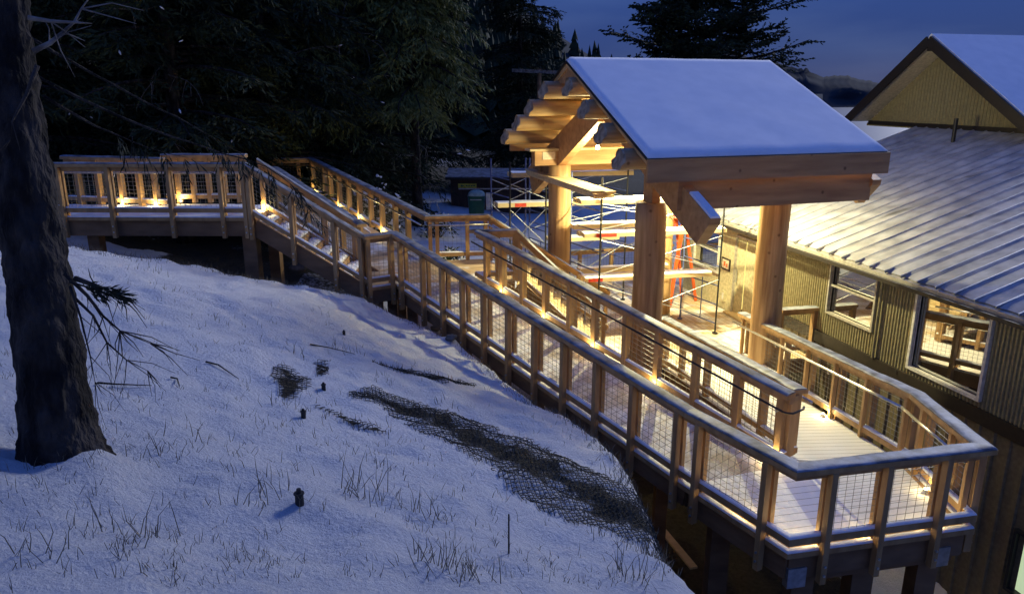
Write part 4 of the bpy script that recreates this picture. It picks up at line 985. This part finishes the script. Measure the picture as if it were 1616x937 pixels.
# ---------------------------------------------------------------- scaffolding
FR=at(1128,525,DP);BR=at(1073,502,DP);ax=Vector((math.cos(.20),math.sin(.20),0));dd=(BR-FR);dd.z=0
def frame_(mb,p,q,z0,z1,mi,rungs=True):
    mb.tube(Vector((p.x,p.y,z0)),Vector((p.x,p.y,z1)),.021,.021,8,mi);mb.tube(Vector((q.x,q.y,z0)),Vector((q.x,q.y,z1)),.021,.021,8,mi)
def scaffold(label,FRp,dvec,length,ddv,levels,z0,dark,extra=.55):
    t=thing('scaffold_tower',label,'scaffold',FRp,0,'scaffold towers in the pavilion');FL=FRp-dvec*length
    for nm,p in (('r',FRp),('l',FL)):
        q=p+ddv
        for side,pp in ((0,p),(1,q)):
            mb=MB();mb.tube(Vector((pp.x,pp.y,z0)),Vector((pp.x,pp.y,levels[-1]+extra)),.022,.022,8);mb.tube(Vector((pp.x,pp.y,z0)),Vector((pp.x,pp.y,z0+.02)),.07,.07,8);mb.build('upright',M['black'] if (side==0) else M['blue'],t)
        mb=MB();z=z0+.25
        while z<levels[-1]+.2:
            mb.tube(Vector((p.x,p.y,z)),Vector((q.x,q.y,z)),.016,.016,6);z+=.48
        for k in (.33,): 
            m_=p.lerp(q,k+.1);mb.tube(Vector((m_.x,m_.y,z0+.25)),Vector((m_.x,m_.y,levels[0]-.06)),.014,.014,6)
        mb.build('end_frame_rungs',M['blue'],t)
    for k in range(len(levels)):
        za=z0+.35 if k==0 else levels[k-1]+.15;zb=levels[k]-.12
        for o in (Vector((0,0,0)),ddv):
            mb=MB();mb.tube(FL+o+Vector((0,0,za-FL.z)),FRp+o+Vector((0,0,zb-FRp.z)),.011,.011,6);mb.tube(FL+o+Vector((0,0,zb-FL.z))+Vector((0,.03,0)),FRp+o+Vector((0,0,za-FRp.z))+Vector((0,.03,0)),.011,.011,6);mb.build('cross_brace',M['steel'],t)
    return FL
def plank(label,p,q,n_=2,stencil=None,wdt=.235,th=.045,side=None,snow=True,group='scaffold planks'):
    p=Vector(p);q=Vector(q);t=thing('scaffold_plank',label,'plank',p,0,group)
    d=(q-p).normalized();s=Vector((-d.y,d.x,0)).normalized()
    for k in range(n_):
        mb=MB();o=s*(k*(wdt+.012))-d*(.05*(k%2));mb.bar(p+o,q+o,wdt,th);mb.build('board',M['plank'],t)
    if snow:
        mb=MB();mb.sweep([x+s*((n_-1)*(wdt+.012)/2)+Vector((0,0,th/2)) for x in resample([p,q],.2)],snowprof(n_*wdt*.48,.02),jit=.015,smooth=True);mb.build('snow_layer',M['snow'],t)
    if stencil is not None:
        mb=MB();f0,f1=stencil;a=p+(q-p)*f0-s*(wdt/2+.003);b_=p+(q-p)*f1-s*(wdt/2+.003);mb.bar(a,b_,.004,th*.9);mb.build('red_paint',M['red'],t)
lv=[-4.28,-3.20,-2.42]
FL=scaffold('scaffold tower between the two near log columns',FR,ax,3.05,dd,lv,DP,True)
plank('plank with a red painted end on the lowest level of the pavilion scaffold',FL-ax*.25+Vector((0,0,lv[0]-DP))+dd*.15,FR-ax*.1+Vector((0,0,lv[0]-DP))+dd*.15,2,(.02,.13),th=.09)
plank('plank with a red painted patch on the middle level of the pavilion scaffold',FL-ax*.35+Vector((0,0,lv[1]-DP))+dd*.1,FR+ax*.15+Vector((0,0,lv[1]-DP))+dd*.1,2,(.08,.22),th=.09)
plank('snow dusted plank on the top level of the pavilion scaffold',FL-ax*.45+Vector((0,0,lv[2]-DP))+dd*.1,FR-ax*1.3+Vector((0,0,lv[2]-DP))+dd*.1,2,th=.09)
plank('plank stack across the back of the lowest scaffold level',FL+Vector((.1,0,lv[0]-DP+.0))+dd*.85,FR-ax*.6+Vector((0,0,lv[0]-DP))+dd*.85,1,th=.12)
plank('plank behind on the middle scaffold level',FL-ax*.1+Vector((0,0,lv[1]-DP+.03))+dd*.8,FR-ax*1.2+Vector((0,0,lv[1]-DP+.03))+dd*.8,2,th=.09)
TB=aty(990,300,20.6);TB.z=DP;dd2=dd*.9
lv2=[-4.0,-2.95,-2.15]
FL2=scaffold('scaffold tower at the left of the pavilion, behind the stairs',TB,ax,2.2,dd2,lv2,DP,False,.35)
FL3=scaffold('scaffold tower farthest left, in front of the dark shed',FL2-ax*.12,ax,1.0,dd2,[-4.2,-2.95,-2.25],-5.4,False,.45)
plank('long plank with red lettering paint at the left end of the left scaffold',FL3-ax*.3+Vector((0,0,lv2[1]-FL3.z))+dd2*.1,TB+ax*.3+Vector((0,0,lv2[1]-TB.z))+dd2*.1,2,(.12,.20),th=.11)
plank('topmost long plank across the left scaffold',FL3+ax*.1+Vector((0,0,lv2[2]-FL3.z))+dd2*.1,TB+ax*.2+Vector((0,0,lv2[2]-TB.z))+dd2*.1,2,th=.12)
plank('plank resting low on the left scaffold',FL2+Vector((.2,0,lv2[0]-DP))+dd2*.3,TB+Vector((0,0,lv2[0]-DP))+dd2*.3,2,th=.1)
# stack of boards poking toward the camera
p=aty(845,274,19.4);q=aty(955,311,15.4)
t=thing('board_stack','stack of pale boards laid across the scaffold, pointing toward the camera','boards',p)
d=(q-p).normalized();s=Vector((-d.y,d.x,0)).normalized()
for i in range(3):
    for j in range(2):
        mb=MB();o=s*(j*.25-.12)+Vector((0,0,.048*i))-d*(.07*((i+j)%3));mb.bar(p+o,q+o,.235,.042);mb.build('board',M['plank'],t)
# ladder
t=thing('step_ladder','orange fibreglass step ladder open beside the wall behind the near left column','ladder',at(1050,482,DP))
top=aty(1094,345,at(1062,482,DP).y+.2);bl=at(1037,484,DP);br_=at(1056,478,DP);b0=at(1038,455,DP+.0);
zt=DP+2.45;c0=at(1044,481,DP);fdir=Vector((.80,.6,0)).normalized();sdir=Vector((-fdir.y,fdir.x,0))
for sg,nm in ((-1,'rail'),(1,'rail')):
    mb=MB();mb.bar(c0+sdir*sg*.28,c0+fdir*.52+sdir*sg*.17+Vector((0,0,2.4)),.05,.11,up=fdir);mb.build('front_rail',M['orange'],t)
    mb=MB();mb.bar(c0+fdir*1.15+sdir*sg*.26,c0+fdir*.60+sdir*sg*.16+Vector((0,0,2.35)),.045,.08,up=fdir);mb.build('back_rail',M['orange'],t)
for k in range(1,8):
    f=k/8;mb=MB();c=c0+fdir*.52*f+Vector((0,0,2.4*f));w_=.28-.11*f;mb.bar(c-sdir*w_,c+sdir*w_,.085,.025,up=(0,0,1));mb.build('step',M['steel'],t)
mb=MB();c=c0+fdir*.56+Vector((0,0,2.42));mb.box(c,fdir*.13,sdir*.19,(0,0,.03));mb.build('top_cap',M['orange'],t)
# back rail of pavilion deck
Bk0=at(905,384,-4.70);Bk1=Vector((Bk0.x+7,Bk0.y+2.2,-4.70))
Bk1=Vector((W0.x-.1,W0.y+1.2,-4.7));Bk0=Vector((W0.x-5.2,W0.y-.4,-4.7))
railing('back railing of the pavilion deck seen through the scaffold',[Bk0,Bk1],[[.02,.2,.4,.6,.8,.98]],-1,hand=False,outer=False,snow=.02)
# bits on the deck
t=at(935,452,DP)
q=at(930,470,DP)
# ---------------------------------------------------------------- shed, bin, sign in the yard
SY=33.0
sp=aty(790,334,SY);gzs=sp.z
xl=aty(712,330,SY).x;xr=aty(900,330,SY).x;zt=aty(750,281,SY).z
t=thing('shed','dark board shed with a snowy lean-to roof at the back of the yard','shed',((xl+xr)/2,SY+1.5,gzs-.2))
mb=MB();mb.abox(xl,xr,SY,SY+1.2,gzs-.5,zt);mb.build('wall',M['shed'],t)
mb=MB();V=[Vector((xl-.2,SY-.4,zt-.03)),Vector((xr+.2,SY-.4,zt-.03)),Vector((xr+.2,SY+1.5,zt+.16)),Vector((xl-.2,SY+1.5,zt+.16))];V+=[v+Vector((0,0,.1)) for v in V];mb.add(V,[(3,2,1,0),(4,5,6,7),(0,1,5,4),(1,2,6,5),(2,3,7,6),(3,0,4,7)]);ro=mb.build('roof',M['darktrim'],t)
mb=MB();V=[v+Vector((0,0,.012)) for v in V[4:]];V+=[v+Vector((0,0,.03)) for v in V];mb.add(V,[(3,2,1,0),(4,5,6,7),(0,1,5,4),(1,2,6,5),(2,3,7,6),(3,0,4,7)]);mb.build('snow_layer',M['frost'],ro)
a=aty(723,289,SY);b_=aty(752,296,SY);mb=MB();mb.abox(a.x,b_.x,SY-.05,SY-.01,b_.z,a.z);so_=mb.build('sign_board',M['yellow'],t)
mb=MB();h=(a.z-b_.z);
mb.add([(a.x+.12,SY-.055,b_.z+h*.25),(a.x+.12,SY-.055,b_.z+h*.75),(a.x+.3,SY-.055,b_.z+h*.5)],[(0,1,2)])
for k in range(4):
    x0=a.x+.34+k*.11;mb.abox(x0,x0+.08,SY-.056,SY-.052,b_.z+h*.35,b_.z+h*.62)
mb.build('sign_lettering',M['green'],so_)
a=aty(724,297,SY);b_=aty(850,298,SY);mb=MB();mb.bar((a.x,SY-.12,a.z),(b_.x,SY-.12,a.z),.06,.05);mb.build('conduit',M['steel'],t)
def bin_(u0,u1,vt,vb,Y):
    a=aty(u0,vt,Y);b_=aty(u1,vb,Y);w_=(b_.x-a.x)/2;cx=(a.x+b_.x)/2;z0=b_.z-.15;zt_=a.z;hh=zt_-z0
    t=thing('waste_bin','green plastic bin with a domed snow dusted lid in front of the shed','bin',(cx,Y+.5,z0))
    mb=MB();n_=24;V=[]
    for z,f in ((z0,.88),(z0+hh*.7,1.0),(z0+hh*.72,1.05),(z0+hh*.76,1.05)):
        for k in range(n_):
            an_=2*math.pi*k/n_;c_,s_=math.cos(an_),math.sin(an_);e=.45;V.append((cx+w_*f*math.copysign(abs(c_)**e,c_),Y+.5+w_*.8*f*math.copysign(abs(s_)**e,s_),z))
    mb.add(V,[(j*n_+k,j*n_+(k+1)%n_,(j+1)*n_+(k+1)%n_,(j+1)*n_+k) for j in range(3) for k in range(n_)],0,True);mb.build('body',M['green'],t)
    mb=MB();V=[]
    for j in range(6):
        f=math.cos(j/5*math.pi/2*.93);z=z0+hh*.765+hh*.24*math.sin(j/5*math.pi/2)
        for k in range(n_):
            an_=2*math.pi*k/n_;c_,s_=math.cos(an_),math.sin(an_);e=.6;rib=1+.03*(k%2);V.append((cx+w_*f*rib*math.copysign(abs(c_)**e,c_),Y+.5+w_*.8*f*rib*math.copysign(abs(s_)**e,s_),z))
    mb.add(V,[(j*n_+k,j*n_+(k+1)%n_,(j+1)*n_+(k+1)%n_,(j+1)*n_+k) for j in range(5) for k in range(n_)],0,True);mb.add(V[-n_:],[tuple(range(n_))]);mb.build('lid',M['lidgreen'],t)
    mb=MB();mb.bar((cx-w_*.7,Y+.5-w_*.83,z0+hh*.62),(cx+w_*.6,Y+.5-w_*.83,z0+hh*.62),.03,.03);mb.build('handle',M['steel'],t)
bin_(737,765,302,333,29)
t=thing('utility_box','grey electrical box on a post right of the green bin','utility box',aty(770,335,29))
mb=MB();a=aty(767,304,29);b_=aty(772,330,29);mb.abox(a.x,b_.x+.08,28.9,29.1,b_.z,a.z);mb.build('cabinet',M['steel'],t)
mb=MB();a=aty(776,312,29);mb.tube((a.x,29,a.z),(a.x,29,b_.z-.6),.04,.04,8);mb.build('post',M['steel'],t)
t=thing('saw_horse','thin metal trestle in the snow beside the cedar trunk','trestle',aty(685,334,26))
mb=MB();c=aty(684,316,26)
for sx_,sy_ in ((-.25,-.2),(.25,-.2),(-.25,.2),(.25,.2)): mb.tube((c.x+sx_*.3,26+sy_*.3,c.z),(c.x+sx_,26+sy_,c.z-.55),.015,.015,6)
mb.build('leg',M['steel'],t)
mb=MB();mb.tube((c.x-.1,26,c.z),(c.x+.12,26,c.z),.02,.02,6);mb.build('top_bar',M['steel'],t)
# utility pole with crossarm
t=thing('utility_pole','wooden utility pole with one crossarm left of the pavilion gable','utility pole',aty(851,300,38))
a=aty(851,112,38);mb=MB();mb.tube((a.x,38,-6),(a.x,38,a.z+.1),.14,.10,12);mb.build('pole',M['cedar_dark'],t)
a=aty(808,111,38);b_=aty(886,116,38);mb=MB();mb.bar((a.x,37.85,a.z),(b_.x,37.85,a.z-.1),.12,.16);mb.build('crossarm',M['deadwood'],t)
# ---------------------------------------------------------------- foreground tree
t=thing('big_tree','big dark conifer trunk in the left foreground with a mound of snow at its foot','tree',(trunk_xy.x,trunk_xy.y,ground(trunk_xy.x,trunk_xy.y)))
mb=MB();Y0=trunk_xy.y;V=[];n1=44
edges=[(34,765,197),(34,745,186),(36,722,166),(38,690,148),(36,640,138),(31,560,126),(20,480,112),(10,400,98),(-2,320,86),(-12,240,72),(-18,160,58),(-24,80,48),(-28,0,40),(-34,-150,32),(-40,-400,24)]
for j,(ul,v,ur) in enumerate(edges):
    Yr=Y0+.35*max(0,(742-v))/742
    a=aty(ul,v,Yr);b_=aty(ur,v,Yr);c=(a+b_)/2;r=(b_-a).length/2
    for k in range(n1):
        an_=2*math.pi*k/n1;bk=1+.05*noise.noise(Vector((math.cos(an_)*5,math.sin(an_)*5,j*1.2)))+.035*noise.noise(Vector((math.cos(an_)*14,math.sin(an_)*14,j*3.)))
        if j<3: bk*=1+.12*math.sin(an_*5+1)*(3-j)/3
        V.append(c+Vector((math.cos(an_)*r*bk,math.sin(an_)*r*bk,0)))
mb.add(V,[(j*n1+k,j*n1+(k+1)%n1,(j+1)*n1+(k+1)%n1,(j+1)*n1+k) for j in range(len(edges)-1) for k in range(n1)],0,True)
# deepen rings between for bark relief
tr=mb.build('trunk',M['bark'],t)
sd_=tr.modifiers.new('s','SUBSURF');sd_.levels=2;sd_.render_levels=3
tx=bpy.data.textures.new('barktex','CLOUDS');tx.noise_scale=.07;tx.noise_depth=4
dm=tr.modifiers.new('d','DISPLACE');dm.texture=tx;dm.strength=.06;dm.texture_coords='LOCAL';dm.mid_level=.5
def limb(name,pix,Y0_,Y1_,r0,mat,twigs=0,seed=1,par=t):
    rnd=random.Random(seed);n_=len(pix);pts=[aty(u,v,Y0_+(Y1_-Y0_)*i/(n_-1)) for i,(u,v) in enumerate(pix)]
    mb=MB();P_=resample(pts,.12);P_=[p+Vector((noise.noise(p*4),noise.noise(p*4+Vector((5,0,0))),noise.noise(p*4+Vector((0,5,0)))))*.02 for p in P_]
    mb.path(P_,[r0*(1-.85*i/(len(P_)-1)) for i in range(len(P_))],6)
    for k in range(twigs):
        i=rnd.randrange(len(P_)//4,len(P_));d=(P_[min(i,len(P_)-1)]-P_[i-1]).normalized()
        e=(d+Vector((rnd.uniform(-1,1),rnd.uniform(-.6,.6),rnd.uniform(-1.1,.5)))).normalized();L=rnd.uniform(.08,.35)
        m_=P_[i]+e*L*.5;mb.path([P_[i],m_,m_+(e+Vector((rnd.uniform(-.5,.5),0,rnd.uniform(-.6,.2)))).normalized()*L*.5],[r0*.3,r0*.2,r0*.08],4)
    return mb.build(name,mat,par)
limb('dead_branch',[(50,82),(78,68),(100,50),(118,34),(128,15),(150,-12)],4.2,4.4,.016,M['deadwood'],6,1)
limb('dead_branch',[(44,27),(80,32),(120,36),(145,38)],4.2,4.3,.014,M['deadwood'],2,2)
limb('dead_branch',[(100,430),(140,470),(165,500),(190,520),(235,540)],4.0,4.1,.013,M['bark'],16,3)
limb('dead_branch',[(118,440),(150,452),(175,462),(188,470)],4.0,3.9,.016,M['bark'],10,4)
_b=limb('live_twig',[(112,446),(135,452),(160,458),(186,470)],3.9,3.85,.007,M['bark'],4,44);_f=MB();_rn=random.Random(4)
for _k in range(46):
    _q=aty(125+_k*1.4,449+_k*.45+_rn.uniform(-6,6),3.88);leafspray(_f,_q,Vector((.8,_rn.uniform(-.4,.4),_rn.uniform(-.5,.3))).normalized(),.07,.2,.008,5,0,_rn)
_f.build('needles',M['leafdark'],_b)
limb('dead_branch',[(120,470),(150,500),(170,540),(200,570),(232,585)],4.0,4.1,.010,M['bark'],14,5)
limb('dead_branch',[(112,452),(130,500),(145,560),(152,600)],4.0,3.9,.008,M['bark'],8,6)
limb('dead_branch',[(60,100),(40,150),(20,190),(18,215)],4.0,3.9,.012,M['bark'],4,7)
# live drooping boughs that hang from this tree over the walkway
rnd=random.Random(9)
for bi,(pix,Ya,Yb) in enumerate([([(60,120),(170,175),(270,215),(350,240),(420,262),(470,300),(498,345)],4.8,6.2),([(50,60),(150,120),(250,170),(330,215),(385,245)],4.8,6.0),([(70,150),(150,200),(230,232),(300,250)],4.8,5.6)]):
    br=limb('live_bough',pix,Ya,Yb,.010,M['bark'],0,20+bi)
    pts=resample([aty(u,v,Ya+(Yb-Ya)*i/(len(pix)-1)) for i,(u,v) in enumerate(pix)],.05);fo=MB()
    st=int(len(pts)*(.5 if bi!=1 else .72))
    for i in range(st,len(pts)):
        for k in range(1 if bi==1 else 2):
            if rnd.random()<.25: continue
            d=Vector((rnd.uniform(-.3,.6),rnd.uniform(-.5,.5),rnd.uniform(-1.2,-.2))).normalized();L=rnd.uniform(.05,.20)
            leafspray(fo,pts[i],d,L,.3,.009,7,0,rnd,.2)
    if fo.v: fo.build('needles',M['leafdark'],br)
# ---------------------------------------------------------------- erosion nets
names=['long dark erosion net showing through the snow along the bank','short exposed strip of net high on the slope','small bunched patch of black net in the snow','tiny dark patch of net right of the bunched one','faint line of net edge between the small black caps']
for j,nt in enumerate(nets[:5]):
    rnd=random.Random(j);mb=MB();cell=.045
    x0=min(p[0]-p[2] for p in nt);x1=max(p[0]+p[2] for p in nt);y0=min(p[1]-p[2] for p in nt);y1=max(p[1]+p[2] for p in nt)
    e1=Vector((.82,.57));e2=Vector((.25,-.97))
    cx,cy=(x0+x1)/2,(y0+y1)/2;R_=int(max(x1-x0,y1-y0)/cell)+4
    def nd(i,k):
        x=cx+e1.x*i*cell+e2.x*k*cell;y=cy+e1.y*i*cell+e2.y*k*cell
        jx=.014*noise.noise(Vector((x*3,y*3,1)));return x+jx,y+jx
    for i in range(-R_,R_):
        for k in range(-R_,R_):
            x,y=nd(i,k)
            if not(x0<x<x1 and y0<y<y1): continue
            nm=netmask(x,y,j,1.55 if j==0 else 1.15)
            if nm<=.02: continue
            mk=nm+(.38*noise.noise(Vector((x*2.2,y*2.2,4)))+.25*noise.noise(Vector((x*7,y*7,4))) if j==0 else 0)
            if mk<.06: continue
            p=Vector((x,y,ground(x,y)+.012))
            for di,dk in ((1,0),(0,1)):
                xb,yb=nd(i+di,k+dk);q=Vector((xb,yb,ground(xb,yb)+.012))
                mid=(p+q)/2+Vector((0,0,.012*rnd.random()));mb.bar(p,mid,.006,.005);mb.bar(mid,q,.006,.005)
    if mb.v: tag(mb.build('erosion_net',M['net'],loc=(cx,cy,ground(cx,cy))),names[j],'netting','erosion net patches on the snow slope')
# dead weeds inside net patches + dry grass everywhere: one mass nobody could count
gr=MB();rnd=random.Random(12)
def blade(p,L,lean,w_=.004):
    d=Vector((rnd.uniform(-1,1)*lean,rnd.uniform(-1,1)*lean,1)).normalized();s=Vector((1,0,0)) if rnd.random()<.7 else Vector((.6,.7,0))
    m_=p+d*L*.55;e=m_+(d+Vector((rnd.uniform(-1,1)*lean,rnd.uniform(-1,1)*lean,-.25*lean))).normalized()*L*.45
    gr.add([p-s*w_,p+s*w_,m_+s*w_*.8,m_-s*w_*.8,e],[(0,1,2,3),(3,2,4)])
tufts=[(200,840,14,.30),(40,880,16,.22),(215,885,8,.16),(235,715,10,.16),(420,775,16,.2),(380,800,12,.16),(440,790,10,.22),(555,780,26,.25),(585,775,14,.4),(690,815,22,.14),(615,742,18,.1),(735,905,34,.24),(700,900,16,.3),(660,820,8,.3),(825,760,14,.25),(815,790,8,.12),(1010,870,24,.25),(990,905,18,.3),(1000,920,18,.4),(250,430,12,.22),(222,425,8,.15),(280,460,8,.12),(555,555,12,.2),(500,655,12,.16),(560,665,16,.13),(600,680,12,.14),(470,560,10,.18),(340,505,8,.15),(930,830,16,.2),(960,850,18,.18),(300,690,6,.25),(650,880,12,.22),(150,640,6,.2),(525,545,12,.14),(880,600,14,.16),(900,650,14,.1),(860,640,10,.1),(965,720,26,.14),(985,760,26,.16),(1005,810,24,.16),(600,600,10,.14),(420,640,6,.16),(700,640,12,.14)]
for u,v,n_,L in tufts:
    c=gp(u,v)
    for k in range(int(n_*.8)):
        x=c.x+rnd.gauss(0,.07+.03*n_/20);y=c.y+rnd.gauss(0,.07);blade(Vector((x,y,ground(x,y)-.01)),L*rnd.uniform(.4,1.1),rnd.uniform(.15,.9),.0028)
for k in range(2400):
    u=rnd.uniform(0,1010);v=rnd.uniform(400,930)
    if v<400+ (u-100)*.22 and u>100: continue
    r=ray(u,v);kk=-2.12/(r.z+.30*r.x+.20*r.y);x,y=(r*kk).x,(r*kk).y
    if sdist(x,y)>.1: continue
    if noise.noise(Vector((x*1.1,y*1.1,9)))<.02 and rnd.random()<.75: continue
    z=ground(x,y)
    for q in range(rnd.randrange(1,4)): blade(Vector((x+rnd.uniform(-.03,.03),y+rnd.uniform(-.03,.03),z-.01)),rnd.uniform(.03,.12),rnd.uniform(.2,1.2),.0018)
for k in range(900):      # weeds pushing through the nets
    j=0 if rnd.random()<.85 else 1;nt=nets[j];i=rnd.randrange(len(nt)-1);f=rnd.random();a,b_=nt[i],nt[i+1];x=a[0]+(b_[0]-a[0])*f+rnd.gauss(0,.4)*a[2];y=a[1]+(b_[1]-a[1])*f+rnd.gauss(0,.4)*a[2]
    blade(Vector((x,y,ground(x,y)-.01)),rnd.uniform(.03,.13),rnd.uniform(.3,1.3),.004)
for k in range(1800):     # along the lip of the bank
    i=rnd.randrange(3,len(bank)-4);f=rnd.random();a,b_=bank[i],bank[i+1];x=a[0]+(b_[0]-a[0])*f+rnd.gauss(0,.10);y=a[1]+(b_[1]-a[1])*f+rnd.gauss(0,.10)
    blade(Vector((x,y,ground(x,y)-.01)),rnd.uniform(.04,.16),rnd.uniform(.3,1.3),.003)
tag(gr.build('dry_grass',M['grass']),'dry grass stalks poking out of the snow slope','grass',kind='stuff')
# tall single stalks and fallen twigs
for (pix,lb) in (([(155,607),(185,609),(240,611)],'straight dark twig lying on the snow beside the big trunk'),([(270,598),(280,600),(284,612)],'short bent twig in the snow right of the straight one'),([(325,573),(345,578),(377,600)],'thin curved twig lying on the upper snow slope'),([(490,545),(520,550),(560,560)],'dark branch litter lying by the small black cap on the slope')):
    P_=[gp(u,v)+Vector((0,0,.02)) for u,v in pix];mb=MB();mb.path(P_,[.009,.007,.003],6);tag(mb.build('twig',M['bark'],loc=P_[0]),lb,'twig','twigs on the snow')
for (u,v,h,lb) in ((803,872,.17,'short dark stake standing in the snow below the net'),):
    p=gp(u,v);mb=MB();mb.tube(p-Vector((0,0,.05)),p+Vector((0,0,h+.12)),.006,.005,6);tag(mb.build('stake',M['bark'],loc=p),lb,'stake')
for (u,v,s,lb) in ((473,793,.95,'largest black capped marker, lowest on the snow slope'),(479,657,.75,'small black capped marker left of the net, at the track line'),(511,614,.75,'small black capped marker between the bunched net patches'),(543,528,.75,'small black capped marker highest on the slope')):
    p=gp(u,v);t=thing('black_marker',lb,'marker',p,0,'black capped markers on the slope')
    mb=MB();mb.tube(p-Vector((0,0,.05)),p+Vector((0,0,.07*s)),.030*s,.028*s,12);mb.build('body',M['rubber'],t)
    mb=MB();mb.tube(p+Vector((0,0,.07*s)),p+Vector((0,0,.078*s)),.036*s,.034*s,12);mb.tube(p+Vector((0,0,.078*s)),p+Vector((0,0,.105*s)),.018*s,.015*s,12);mb.build('cap',M['rubber'],t)
